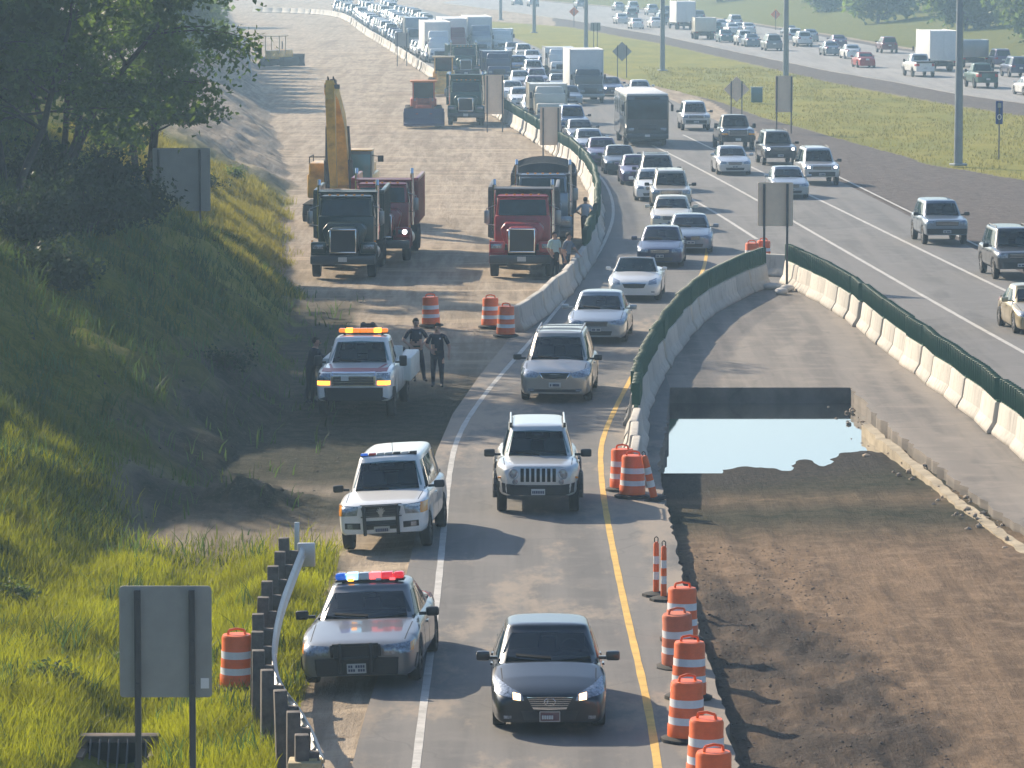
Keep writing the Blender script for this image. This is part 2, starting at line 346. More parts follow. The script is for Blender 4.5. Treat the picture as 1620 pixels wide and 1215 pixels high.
# ------------------------------------------------------------------ pavements: slabs with real sides
def asphalt(name, base, dark, light, joint=None, dusty=0):
    m, t, p = nodes(name); g = NG(m); P = g.pos(); MATS[name] = m
    lane = g.noise(g.mapv(P, (1.1, .035, 1), .06), 1, 5, .6); fine = g.noise(P, 22, 4, .7); mid = g.noise(P, .9, 7, .65); patch = g.noise(g.mapv(P, (.22, .05, 1)), 1, 3, .5)
    c = g.mix(g.rng(lane, .38, .64), base, dark); c = g.mix(g.rng(mid, .45, .7, 0, .55), c, light); c = g.mix(g.rng(fine, .42, .7, 0, .35), c, dark); c = g.mix(g.rng(patch, .54, .56, 0, .35), c, light)
    vor = g.n('ShaderNodeTexVoronoi'); vor.feature = 'DISTANCE_TO_EDGE'; vor.inputs['Scale'].default_value = .22
    wob = g.n('ShaderNodeVectorMath'); wob.operation = 'ADD'; nn = g.n('ShaderNodeTexNoise'); nn.inputs['Scale'].default_value = .7; g.L(P, nn.inputs['Vector']); g.L(P, wob.inputs[0]); g.L(nn.outputs['Color'], wob.inputs[1]); g.L(wob.outputs[0], vor.inputs['Vector'])
    c = g.mix(g.rng(vor.outputs['Distance'], 0, .010, .35, 0), c, (.07, .07, .07))
    if dusty:
        dn = g.noise(g.mapv(P, (.5, .16, 1), -.25), 1, 7, .7); sx = g.n('ShaderNodeSeparateXYZ'); g.L(P, sx.inputs[0])
        yv = g.rng(sx.outputs['Y'], 92, 128); xv = g.rng(sx.outputs['X'], 1.6, -1.4)
        f = g.rng(g.math('ADD', dn, g.math('MULTIPLY', g.math('MULTIPLY', yv, xv), .22)), .5, .72, 0, .85); c = g.mix(f, c, (.31, .25, .19))
        f2 = g.rng(g.math('ADD', dn, g.rng(sx.outputs['X'], -1.5, -2.6, 0, .2)), .55, .75, 0, .8); c = g.mix(f2, c, (.22, .18, .14))
        f3 = g.rng(g.math('ADD', dn, g.math('MULTIPLY', g.rng(sx.outputs['X'], 2.3, 2.9, 0, .16), g.rng(sx.outputs['Y'], 125, 105))), .52, .70, 0, .8); c = g.mix(f3, c, (.27, .225, .18))
    g.L(c, g.p.inputs['Base Color']); g.p.inputs['Roughness'].default_value = .8; g.p.inputs['Specular IOR Level'].default_value = .3
    g.bump(fine, .35, .012); return m
def slab(name, pts, mt, z=0.0, deep=1.35):
    bm = bmesh.new(); vs = [bm.verts.new((p[0], p[1], z)) for p in pts]; es = [bm.edges.new((vs[i - 1], vs[i])) for i in range(len(vs))]
    bmesh.ops.triangle_fill(bm, edges=es, use_beauty=True, use_dissolve=False)
    for f in bm.faces:
        if f.normal.z < 0: f.normal_flip()
    r = bmesh.ops.extrude_edge_only(bm, edges=es)
    for v in [e for e in r['geom'] if isinstance(e, bmesh.types.BMVert)]: v.co.z -= deep
    me = bpy.data.meshes.new(name); bm.to_mesh(me); bm.free(); me.materials.append(mt); return tag(link(name, me), kind='structure')
lb = [(815, 525), (868, 487), (920, 436), (943, 380), (946, 345), (943, 313), (932, 289), (908, 262), (880, 244), (840, 217), (801, 192), (740, 157), (683, 122), (624, 82), (572, 50), (550, 31), (520, 24)]
mid_px = [(1205, 455), (1150, 477), (1100, 508), (1064, 550), (1048, 580), (1060, 613)]
jr0 = random.Random(8)
slab('ramp_road', PL(RAMP_L[::-1]) + PL(mid_px) + [p + Vector((jr0.uniform(-.05, .05), 0, 0)) for p in resample(PL(PIT_L[1:]), .45)] + PL(PIT_L[-1:]), asphalt('ramp_asphalt', (.155, .147, .139), (.10, .098, .097), (.182, .170, .158), dusty=1))
rb = [(1266, 457), (1338, 495), (1412, 553), (1483, 610), (1540, 652), (1600, 698), (1720, 792)]
slab('highway', PL(lb) + PL(HWY_EDGE[::-1]) + PL([(2000, 700), (1900, 925)]) + PL(rb[::-1]) + PL([(1205, 455)]), asphalt('highway_asphalt', (.155, .150, .146), (.105, .104, .103), (.19, .182, .175)))
jr = random.Random(4); PRJ = [p + Vector((jr.uniform(-.10, .06), jr.uniform(-.1, .1), 0)) for p in resample(PL(PIT_R[::-1]), .5)]
slab('old_pavement', PL(rb) + PL([(1840, 880)]) + PRJ + PL([(1345, 613)]) + PL([(1060, 613)]) + PL(mid_px[:-1][::-1]), asphalt('old_concrete', (.21, .185, .16), (.125, .112, .10), (.28, .24, .20), dusty=0))
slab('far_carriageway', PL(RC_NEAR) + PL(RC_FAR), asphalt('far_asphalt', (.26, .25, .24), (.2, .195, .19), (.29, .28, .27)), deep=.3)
mat('line_white', (.42, .41, .385), .75, vary=.28, scale=2.5); mat('line_yellow', (.58, .36, .07), .75, vary=.25, scale=2.5)
def ribbon(name, px, wid, mt, z=.005, gap=None, on=None):
    pts = resample(smoothpl(PL(px), 2), .8); vs, fs = [], []
    for i, p in enumerate(pts):
        a, b = pts[max(i - 1, 0)], pts[min(i + 1, len(pts) - 1)]; t = (b - a).normalized(); n = Vector((-t.y, t.x, 0))
        wv = wid * (1 + .12 * math.sin(i * 1.7) * random.random()); vs += [p + n * wv / 2 + Vector((0, 0, z)), p - n * wv / 2 + Vector((0, 0, z))]
        if i and (gap is None or (i % gap) < on): k = 2 * i; fs.append((k - 2, k - 1, k + 1, k))
    me = bpy.data.meshes.new(name); me.from_pydata([tuple(v) for v in vs], [], fs); me.materials.append(MATS[mt])
    for f in me.polygons:
        if f.normal.z < 0: f.flip()
    return tag(link(name, me), kind='structure')
RAMP_WHITE = [(655, 1240), (668, 1130), (683, 1020), (694, 920), (702, 840), (709, 760), (722, 690), (767, 622), (832, 548), (860, 516), (905, 460), (934, 421), (958, 382), (973, 338), (964, 298), (940, 268), (910, 245)]
RAMP_YELLOW = [(1044, 1240), (1036, 1180), (1022, 1100), (986, 950), (956, 800), (949, 730), (953, 690), (985, 622), (1015, 570), (1050, 512), (1090, 462), (1113, 430), (1119, 395), (1122, 355)]
ribbon('edge_line_white', RAMP_WHITE, .13, 'line_white'); ribbon('edge_line_yellow', RAMP_YELLOW, .13, 'line_yellow')
GORE = [(1197, 378), (1138, 340), (1096, 316), (1050, 290), (1000, 262)]
LANE_A = [(1900, 705), (1620, 560), (1255, 350), (1200, 318), (1138, 284), (1079, 253), (1030, 229)]
LANE_B = [(1900, 605), (1620, 475), (1280, 308), (1190, 265), (1120, 232), (1080, 213)]
EDGE_R = [(1900, 553), (1620, 425), (1445, 338), (1340, 286), (1250, 243)]
ribbon('gore_line', GORE, .16, 'line_white'); ribbon('lane_line', LANE_A, .16, 'line_white'); ribbon('lane_line.001', LANE_B, .16, 'line_white'); ribbon('edge_line_pale', EDGE_R, .14, 'line_white')

# water lying in the pit, and in the ditch
m, t, p = nodes('water'); g = NG(m); p.inputs['Base Color'].default_value = (.03, .035, .035, 1); p.inputs['Roughness'].default_value = .03; p.inputs['IOR'].default_value = 1.33; p.inputs['Specular IOR Level'].default_value = 1.0; p.inputs['Coat Weight'].default_value = 1; p.inputs['Coat Roughness'].default_value = .03; p.inputs['Coat IOR'].default_value = 1.7
g.bump(g.noise(g.mapv(g.pos(), (.6, .25, 1)), 1.2, 3), .04, .02)
def sheet(name, pts, z, mt):
    me = bpy.data.meshes.new(name); me.from_pydata([(p[0], p[1], z) for p in pts], [], [list(range(len(pts)))]); me.materials.append(mt); me.update()
    if me.polygons[0].normal.z < 0: me.polygons[0].flip()
    return tag(link(name, me), kind='structure')
sheet('pit_water', [(3.2, 106), (12.5, 106), (12.5, 123), (3.2, 123)], -.44, m)
sheet('ditch_water', [(-6.75, 60), (-5.85, 60), (-5.9, 65.9), (-6.6, 65.9)], -.50, m)

# pale strip of old concrete left standing along the right side of the pit
bp = resample(PL(PIT_R[1:]), .6); vs_, fs_ = [], []; kr = random.Random(12)
for i, q_ in enumerate(bp):
    a_, b_ = bp[max(i - 1, 0)], bp[min(i + 1, len(bp) - 1)]; tt = (b_ - a_).normalized(); n_ = Vector((-tt.y, tt.x, 0)); n_ = n_ if n_.x < 0 else -n_; o_ = .26 + kr.uniform(-.03, .03); zz_ = -.15 + kr.uniform(-.02, .02)
    for d_, z_ in ((o_, -1.0), (o_, zz_), (o_ + .24 + kr.uniform(-.03, .03), zz_ - .02), (o_ + .26, -1.0)): vs_.append(q_ + n_ * d_ + Vector((0, 0, z_)))
    if i:
        for k in range(3): fs_.append((4 * i - 4 + k, 4 * i - 3 + k, 4 * i + 1 + k, 4 * i + k))
mat('kerb_concrete', (.33, .275, .19), .9, vary=.4, scale=1.6, bump=.7, bscale=9)
tag(MB().raw(vs_, fs_).build('old_kerb', MATS['kerb_concrete'], smooth=30), kind='structure')
# ------------------------------------------------------------------ vehicles: one template per kind, then placed thing by thing
mat('glass_dark', (.008, .026, .034), .05, spec=.42, vary=.6, scale=2.2); mat('rubber', (.018, .018, .018), .85); mat('alloy', (.42, .42, .43), .35, metal=.8)
mat('steel_wheel', (.09, .09, .095), .5, metal=.4); mat('chrome', (.75, .76, .78), .15, metal=1); mat('black_trim', (.015, .016, .018), .5); mat('under', (.01, .01, .01), .9)
mat('lamp_glass', (.24, .27, .31), .12, metal=.4, coat=1, vary=.75, scale=16); mat('lamp_warm', (1, .8, .5), .3, emit=(1, .62, .3), es=3.2); mat('lamp_white', (1, 1, 1), .3, emit=(1, .9, .85), es=6)
mat('lamp_amber', (.8, .3, .02), .25, coat=.5); mat('lamp_amber_lit', (1, .45, .05), .3, emit=(1, .34, .03), es=3.0); mat('lamp_red', (.35, .01, .01), .25, coat=.5)
mat('plate', (.55, .55, .53), .5); mat('plate_ink', (.06, .07, .12), .6); mat('plate_dark', (.16, .08, .085), .5); mat('grille_dark', (.02, .022, .025), .45); mat('seam', (.008, .008, .008), .9)
mat('cabin', (.035, .045, .05), .8); mat('seat_cloth', (.10, .115, .125), .8)
m, t, p = nodes('glass_clear'); t.nodes.remove(p); MATS['glass_clear'] = m
tr_ = t.nodes.new('ShaderNodeBsdfTransparent'); tr_.inputs['Color'].default_value = (.50, .66, .68, 1); gl_ = t.nodes.new('ShaderNodeBsdfGlossy'); gl_.inputs['Roughness'].default_value = .04; gl_.inputs['Color'].default_value = (.9, .95, 1, 1)
fr_ = t.nodes.new('ShaderNodeFresnel'); fr_.inputs['IOR'].default_value = 1.5; mx_ = t.nodes.new('ShaderNodeMixShader'); t.links.new(fr_.outputs[0], mx_.inputs[0]); t.links.new(tr_.outputs[0], mx_.inputs[1]); t.links.new(gl_.outputs[0], mx_.inputs[2]); t.links.new(mx_.outputs[0], t.nodes['Material Output'].inputs['Surface'])
PAINT = {}
def paint(n):
    if n in PAINT: return PAINT[n]
    C = dict(slate=((.018, .022, .028), .45), silverblue=((.30, .33, .36), .5), white=((.72, .72, .70), 0), silver=((.48, .49, .50), .55), champagne=((.34, .31, .275), .5), black=((.012, .013, .016), .1), navy=((.015, .025, .08), .35),
             steel=((.16, .20, .25), .5), cream=((.62, .57, .46), 0), beige=((.42, .38, .31), .3), charcoal=((.05, .052, .056), .4), maroon=((.13, .02, .03), .3), plum=((.10, .07, .14), .4), grey=((.2, .205, .21), .5), trooper=((.17, .172, .176), .35),
             red=((.33, .02, .025), .05), green=((.02, .075, .06), .2), gold=((.45, .36, .2), .45), pearl=((.66, .67, .66), .1), blue=((.04, .10, .24), .3), teal=((.05, .13, .15), .2), jeepsilver=((.55, .56, .55), .35), truckwhite=((.74, .74, .72), 0), mackred=((.22, .012, .02), .05), darkgreen=((.012, .035, .032), .1), yellow=((.66, .37, .05), 0), darkgrey=((.05, .06, .065), .0), tan=((.38, .31, .22), 0))[n]
    PAINT[n] = mat('paint_' + n, C[0], .32 if C[1] else .3, metal=C[1], coat=.8 if n not in ('red', 'mackred', 'darkgreen', 'green', 'yellow') else .3, vary=.05 if n not in ('red', 'mackred', 'darkgreen', 'green', 'yellow') else .35, scale=2); return PAINT[n]
PDEF = paint('silver')

class Tmpl:
    def __init__(s, name): s.name = name; s.parts = []; s.low = None
    def add(s, name, me, parent=None, loc=(0, 0, 0), rot=(0, 0, 0)): s.parts.append((name, me, parent, Vector(loc), Vector(rot))); return len(s.parts) - 1
    def merged(s):
        if s.low is None:
            V, Fc, mi, ms = [], [], [], []; M = []
            for n, me, pa, lo, ro in s.parts:
                mm = Matrix.Translation(lo) @ Matrix.Rotation(ro.z, 4, 'Z') @ Matrix.Rotation(ro.y, 4, 'Y') @ Matrix.Rotation(ro.x, 4, 'X')
                if pa is not None: mm = M[pa] @ mm
                M.append(mm); o = len(V); V += [tuple(mm @ v.co) for v in me.vertices]
                for mt in me.materials:
                    if mt not in ms: ms.append(mt)
                for f in me.polygons: Fc.append([o + i for i in f.vertices]); mi.append(ms.index(me.materials[f.material_index]))
            ms.sort(key=lambda x: 0) ; me = bpy.data.meshes.new(s.name); me.from_pydata(V, [], Fc)
            for x in ms: me.materials.append(x)
            me.polygons.foreach_set('material_index', mi); me.polygons.foreach_set('use_smooth', [True] * len(Fc)); me.set_sharp_from_angle(angle=R(40)); s.low = me
        return s.low
def repaint(o, pm):
    for i, sl_ in enumerate(o.material_slots):
        if sl_.material is PDEF: sl_.link = 'OBJECT'; sl_.material = pm
def spawn(T, label, cat, loc, rot, pm=None, group=None, full=True, name=None, skip=(), swap=None):
    name = name or T.name
    if not full:
        o = link(name, T.merged(), loc=loc, rot=rot); repaint(o, pm or PDEF); return tag(o, label, cat, group)
    root = thing(name, label, cat, loc, 0, group, rot); obs = []
    for n, me, pa, lo, ro in T.parts:
        if n in skip: obs.append(None); continue
        o = link(n, me, root if pa is None else obs[pa], lo, ro); obs.append(o)
        if pm: repaint(o, pm)
        if swap and n in swap:
            for sl_ in o.material_slots: sl_.link = 'OBJECT'; sl_.material = MATS[swap[n]]
    return root

def bvh_of(me): return BVHTree.FromPolygons([v.co for v in me.vertices], [list(f.vertices) for f in me.polygons])
def rs2(pts, n):
    P = [Vector(p) for p in pts]; L = [0]
    for a, b in zip(P[:-1], P[1:]): L.append(L[-1] + (b - a).length)
    out = []
    for i in range(n):
        t = L[-1] * i / (n - 1); k = max(j for j in range(len(L)) if L[j] <= t + 1e-9); k = min(k, len(P) - 2)
        f = (t - L[k]) / ((L[k + 1] - L[k]) or 1); out.append(P[k].lerp(P[k + 1], f))
    return out
DIRS = {'F': Vector((0, 1, 0)), 'B': Vector((0, -1, 0)), 'L': Vector((1, 0, 0)), 'R': Vector((-1, 0, 0)), 'T': Vector((0, 0, -1))}
def patch(bv, ax, top, bot, nu=8, nv=4, off=.006, deep=.03, mb=None, mi=0):
    """a panel lying on the body: the outline seen from one side, dropped onto the surface"""
    d = DIRS[ax]; T_, B_ = rs2(top, nu), rs2(bot, nu); vs, ns = [], []
    for j in range(nv):
        for i in range(nu):
            p = T_[i].lerp(B_[i], j / (nv - 1))
            o = Vector((p[0], -9, p[1])) if ax == 'F' else Vector((p[0], 12, p[1])) if ax == 'B' else Vector((-4, p[0], p[1])) if ax == 'L' else Vector((4, p[0], p[1])) if ax == 'R' else Vector((p[0], p[1], 5))
            h = bv.ray_cast(o, d)
            if h[0] is None:
                q = bv.find_nearest(o + d * 8); n_ = -d; co = q[0]
            else: co, n_ = h[0], h[1]
            if n_.dot(d) > 0: n_ = -n_
            vs.append(co + n_ * off); ns.append(n_)
    k = nu * nv; rim = [i for i in range(nu)] + [j * nu + nu - 1 for j in range(1, nv)] + [(nv - 1) * nu + i for i in range(nu - 2, -1, -1)] + [j * nu for j in range(nv - 2, 0, -1)]
    fs = [(j * nu + i, j * nu + i + 1, (j + 1) * nu + i + 1, (j + 1) * nu + i) for j in range(nv - 1) for i in range(nu - 1)]
    low = [vs[i] - ns[i] * (off + deep) for i in rim]; n = len(rim)
    for a in range(n): b = (a + 1) % n; fs.append((rim[b], rim[a], k + a, k + b))
    A = Vector((0, 0, 0))
    f0 = fs[0]; nn = (vs[f0[1]] - vs[f0[0]]).cross(vs[f0[3]] - vs[f0[0]])
    if nn.dot(d) > 0: fs = [tuple(reversed(f)) for f in fs]
    mb = mb or MB(); mb.raw(vs + low, fs, mi); return mb

def tyre_meshes(r, wd, rimmat):
    key = ('tyre', r, wd, rimmat)
    if key in MATS: return MATS[key]
    h = wd / 2
    prof = [(r * .60, -h), (r * .80, -h * 1.04), (r * .94, -h * .98), (r, -h * .7), (r, h * .7), (r * .94, h * .98), (r * .80, h * 1.04), (r * .60, h)]
    ty = MB().lathe(prof, 22, axis='X', cap=False).mesh('tyre', MATS['rubber'])
    a = MB(); a.lathe([(r * .62, -h * .85), (r * .60, h * .85)], 22, axis='X', cap=False)
    a.lathe([(r * .61, -h * .55), (.001, -h * .5)], 22, axis='X', cap=False, mi=1); a.lathe([(r * .61, h * .55), (.001, h * .5)], 22, axis='X', cap=False, mi=1)
    for s in (-1, 1):
        for k in range(7):
            t = 2 * math.pi * k / 7; c = Vector((s * h * .8, math.cos(t) * r * .34, math.sin(t) * r * .34)); a.box(c, (.03, r * .12, r * .56), 0, rot=(t - math.pi / 2, 0, 0))
        a.cyl((s * h * .5, 0, 0), (s * h * .95, 0, 0), r * .14, n=10)
    rim = a.mesh('rim', [MATS[rimmat], MATS['under']]); MATS[key] = (ty, rim); return ty, rim
def wheels(T, W, wb, r, wd=.21, rimmat='alloy', y0=0, dual=False):
    ty, rim = tyre_meshes(r, wd, rimmat)
    for y in ([y0, y0 + wb] if not isinstance(wb, (list, tuple)) else wb):
        for s in (-1, 1):
            k = T.add('wheel', ty, None, (s * (W / 2 - wd / 2 - .02), y, r)); T.add('rim', rim, k)

def interp(pts, y): return float(np.interp(y, [p[0] for p in pts], [p[1] for p in pts]))
def car(name, L, W, H, fo, wb, r, top, gh, sill=.24, belt=.95, drop=.07, nose=None, tail=None, front=(), rear=(), sides=None, low=None, rimmat='alloy', mirror='black_trim', tw=.21, seams=True, side_extra=(), nobelt=False, ghtop=None, mir=(.155, .11, .22), bflat=0, lights=None, platez=None, fascia=.2):
    """L W H length width height, fo front overhang, wb wheelbase, r tyre; y runs from the nose (0) to the tail; afterwards the front axle is y = 0"""
    T = Tmpl(name); ra = r + .07
    ys_ = [0, .03, .09, .2, .38] + [L - .34, L - .16, L - .06, L]
    for c in (fo, fo + wb): ys_ += [c + ra * k for k in (-1.12, -1, -.9, -.72, -.4, 0, .4, .72, .9, 1, 1.12)]
    ys_ += [fo + wb * k for k in (.27, .4, .5, .6, .73)] + [p[0] for p in top]
    ys_ = sorted(set(round(min(max(y, 0), L), 3) for y in ys_)); st = [ys_[0]]
    for y in ys_[1:]:
        if y - st[-1] > .028: st.append(y)
    nose = nose or [(0, .76), (.03, .84), (.09, .90), (.2, .945), (.38, .975), (.7, 1)]; tail = tail or ([(0, .74), (.06, .80), (.2, .85), (.6, .90), (1.2, .95), (1.9, 1)] if gh and gh[3] < L - .4 else [(0, .80), (.06, .88), (.16, .94), (.34, .975), (.7, 1)])
    rows = []
    for y in st:
        wf = min(interp(nose, y), interp(tail, L - y)); hw = W / 2 * wf; zt = interp(top, y); zs = zt - (drop if not callable(drop) else drop(y))
        zs = min(zs, belt + .0) if fo + .6 < y < L - .5 else zs
        zb = sill + (.02 if y < .05 or y > L - .05 else 0); za = zb
        for c in (fo, fo + wb):
            if abs(y - c) < ra: za = max(za, r + math.sqrt(max(ra * ra - (y - c) ** 2, 0)) * 1.0)
        za = min(za, zs - .08)
        lo = lambda f: za + (zs - za) * f
        rows.append([(hw * .90, za), (hw * .985, za + .025), (hw * 1.0, lo(.42)), (hw * .992, lo(.72)), (hw * .965, lo(.93)), (hw * .90, zs + .25 * (zt - zs)), (hw * .70, zs + .7 * (zt - zs)), (hw * .36, zs + .95 * (zt - zs)), (0, zt)])
    n = 9; vs, fs = [], []
    for y, rw in zip(st, rows):
        vs += [(-x, y - fo, z) for x, z in rw] + [(x, y - fo, z) for x, z in rw[-2::-1]]
    k = 2 * n - 1
    for j in range(len(st) - 1):
        for i in range(k - 1): a = j * k + i; fs.append((a, a + 1, a + k + 1, a + k))
    for j, rev in ((0, False), (len(st) - 1, True)):
        for i in range(n - 1):
            a, b, c, d = j * k + i, j * k + i + 1, j * k + k - 2 - i, j * k + k - 1 - i
            f = (a, d, c, b) if b != c else (a, d, b); fs.append(f if not rev else f[::-1])
    me = bpy.data.meshes.new('b'); me.from_pydata(vs, [], fs); lowm = subsurf(me, 1)
    lb_ = bvh_of(lowm); mb = MB(); mb.raw([v.co for v in lowm.vertices], [list(f.vertices) for f in lowm.polygons], 0)
    gb = None
    if gh:
        y0, y1, y2, y3, zc, zd, wbl, wr = gh; RT = .10
        def ring(t):
            e = t; fb = .04 * math.sin(math.pi * t)
            ya, yb = y0 + (y1 - y0) * e, y3 + (y2 - y3) * e; hw = wbl + (wr - wbl) * (e ** 1.15); zfa, zfb, zm = zc, zd, belt
            Z = lambda zz: (zz - .06) + (H - RT * .75 - zz + .06) * t
            o = [(0, ya - .0, Z(zfa)), (hw * .5, ya + .02 + .02 * (1 - e), Z(zfa)), (hw * .86, ya + .07 + .07 * (1 - e), Z(zfa * .6 + zm * .4)), (hw * .965, ya + .14 + .12 * (1 - e), Z(zm))]
            for f in (.25, .5, .75): o.append((hw * (1.0 + .0 * f) - .0, ya + (yb - ya) * f, Z(zm)))
            o += [(hw * .955, yb - .14 - .1 * (1 - e), Z(zm)), (hw * .85, yb - .05 - .05 * (1 - e), Z(zfb * .6 + zm * .4)), (hw * .5, yb - .01, Z(zfb)), (0, yb, Z(zfb))]
            return o
        RI = [ring(t) for t in (0, .04, .35, .7, .93, 1)]
        t5 = RI[-1]; cy = (t5[0][1] + t5[-1][1]) / 2
        for sc_, dz in ((.965, RT * .42), (.86, RT * .68), (.55, RT * .9)): RI.append([(x * sc_, cy + (y - cy) * (1 - (1 - sc_) * .55), z + dz) for x, y, z in t5])
        q = len(t5); ring_n = 2 * q - 2; gv, gf = [], []
        for rg in RI: gv += [(-x, y - fo, z) for x, y, z in rg] + [(x, y - fo, z) for x, y, z in rg[-2:0:-1]]
        for j in range(len(RI) - 1):
            for i in range(ring_n): a, b = j * ring_n + i, j * ring_n + (i + 1) % ring_n; gf.append((a, a + ring_n, b + ring_n, b))
        o = (len(RI) - 1) * ring_n
        for i in range(q - 1):
            a, b, c, d = o + i, o + i + 1, o + (ring_n - i - 1) % ring_n, o + (ring_n - i) % ring_n
            f = [a, d, c, b]; f = list(dict.fromkeys(f)); gf.append(tuple(f))
        g0 = bpy.data.meshes.new('g'); g0.from_pydata(gv, [], gf); ghm = subsurf(g0, 1); gb = bvh_of(ghm)
        def opening(f):                              # the windshield is a real hole in the shell
            c = f.center; tt = (c.z - (zc - .06)) / ((H - RT * .75) - (zc - .06)); hw = wbl + (wr - wbl) * max(tt, 0) ** 1.15
            return .05 < tt < .92 and abs(c.x) < .85 * hw and f.normal.y < -.2
        mb.raw([v.co for v in ghm.vertices], [list(f.vertices) for f in ghm.polygons if not opening(f)], 0)
    body = T.add('body', mb.mesh('body', PDEF, smooth=50)); S = lambda y: y - fo
    ch = MB().box((0, L / 2 - fo, (sill + .62) / 2 + .03), (W * .80, L * .90, .60 - sill + .06), 0).box((0, L / 2 - fo, sill + .0), (W * .86, wb - 2 * ra, .1)); T.add('underbody', ch.mesh('underbody', MATS['under']))
    if low:                                          # dark cladding along the sills and bumper
        m2 = MB()
        T.add('cladding', low(lb_, m2, S).mesh('cladding', MATS['black_trim']))
    if gh:
        y0, y1, y2, y3, zc, zd, wbl, wr = gh; zr = H - .10
        wsb = [(-wbl * .86, zc + .05), (-wbl * .5, zc + .015), (0, zc + .0), (wbl * .5, zc + .015), (wbl * .86, zc + .05)]; wst = [(-wr * .86, zr - .035), (0, zr), (wr * .86, zr - .035)]
        T.add('windshield', patch(gb, 'F', wst, wsb, 12, 6, .006, .012).mesh('windshield', MATS['glass_clear']))
        it = MB().box((0, S((y0 + y3) / 2 + .1), belt + .0), (2 * wbl - .12, y3 - y0 - .5, .10)).box((0, S(y0 + .62), belt + .05), (2 * wbl - .3, .40, .10), bev=.04); T.add('dashboard', it.mesh('dashboard', MATS['cabin']))
        for x in (-.37, .37):
            ys_t = y1 + .45; st_ = MB().box((x, S(ys_t), belt + .17), (.48, .14, .34), bev=.05, rot=(-.15, 0, 0)).box((x, S(ys_t + .05), belt + .40), (.24, .10, .15), bev=.04); T.add('seat', st_.mesh('seat', MATS['seat_cloth']))
        T.add('steering_wheel', MB().lathe([(.165, -.012), (.185, 0), (.165, .012)], 16, c=(.37, S(y0 + .92), belt + .12), axis='Y', cap=False).mesh('steering_wheel', MATS['seat_cloth'])); T.add('rear_view_mirror', MB().box((0, S(y1 + .04), H - .19), (.22, .03, .06), bev=.01).mesh('rear_view_mirror', MATS['seat_cloth']))
        T.add('wiper', patch(gb, 'F', [(-wbl * .6, zc + .075), (wbl * .05, zc + .045)], [(-wbl * .6, zc + .05), (wbl * .05, zc + .02)], 6, 2, .02).mesh('wiper', MATS['seam']))
        rb_ = [(wbl * .8, zd + .07), (0, zd + .05), (-wbl * .8, zd + .07)]; rt_ = [(wr * .82, zr - .05), (0, zr - .02), (-wr * .82, zr - .05)]
        T.add('rear_window', patch(gb, 'B', rt_, rb_, 10, 5, .004).mesh('rear_window', MATS['glass_dark']))
        yb0 = y0 + .42; yt0 = y1 + .16; ybE = y3 - .36; ytE = y2 - .12; zb_, zt_ = belt + .03, H - .135
        cuts = sides or [(.0, .46), (.5, 1.0)]
        for sd in ('L', 'R'):
            for a, b in cuts:
                bl, br = yb0 + (ybE - yb0) * a, yb0 + (ybE - yb0) * b; tl, tr = max(yt0 + (ytE - yt0) * 0, min(bl, ytE)) if a > 0 else yt0, min(br, ytE) if b < 1 else ytE
                T.add('side_window', patch(gb, sd, [(S(tl), zt_), (S(tr), zt_)], [(S(bl), zb_), (S(br), zb_)], 7, 5, .004).mesh('side_window', MATS['glass_dark']))
    # lamps, grille, bumper, plate: (name, material, top line, bottom line, off, mirrored)
    def feats(lst, ax):
        for nm, mt, tp, bt, of, mr in lst:
            for s in ((1, -1) if mr else (1,)):
                f = lambda l: sorted([(x * s, z) for x, z in l], key=lambda p: p[0])
                T.add(nm, patch(lb_, ax, f(tp), f(bt), 8, 4, of).mesh(nm, MATS[mt]))
    feats(front, 'F'); feats(rear, 'B')
    if seams:
        ybs = [gh[0] + .38, fo + wb * .52] + ([fo + wb * .52 + 1.0] if seams != 'two' else []) if gh else []
        for sd in ('L', 'R'):
            m3 = MB()
            for y in ybs: patch(lb_, sd, [(S(y) - .008, belt - .03), (S(y) + .008, belt - .03)], [(S(y) - .008, sill + .08), (S(y) + .008, sill + .08)], 2, 7, .002, .01, m3)
            T.add('door_gap', m3.mesh('door_gap', MATS['seam'])); m4 = MB()
            for y in ybs[1:]: patch(lb_, sd, [(S(y) - .26, belt - .13), (S(y) - .08, belt - .13)], [(S(y) - .26, belt - .165), (S(y) - .08, belt - .165)], 4, 2, .03, .03, m4)
            T.add('door_handle', m4.mesh('door_handle', PDEF))
        m5 = MB(); yc_ = gh[0] if gh else 1.2
        for s in (-1, 1): patch(lb_, 'T', [(s * W * .40 - .008, S(.32)), (s * W * .40 + .008, S(.32))], [(s * W * .415 - .008, S(yc_ - .02)), (s * W * .415 + .008, S(yc_ - .02))], 2, 8, .001, .01, m5)
        T.add('hood_gap', m5.mesh('hood_gap', MATS['seam']))
    if gh and mirror:
        for s in (-1, 1):
            m6 = MB().box((s * (W / 2 + mir[2] - .09), S(gh[0] + .48), belt + .085), (mir[2], mir[1], mir[0]), 0, bev=.035).box((s * (W / 2 - .02), S(gh[0] + .5), belt + .05), (.16, .06, .05), 0)
            T.add('side_mirror', m6.mesh('side_mirror', MATS[mirror] if mirror != 'paint' else PDEF))
    wheels(T, W, wb, r, tw, rimmat); T.lb, T.gb, T.S = lb_, gb, S; return T

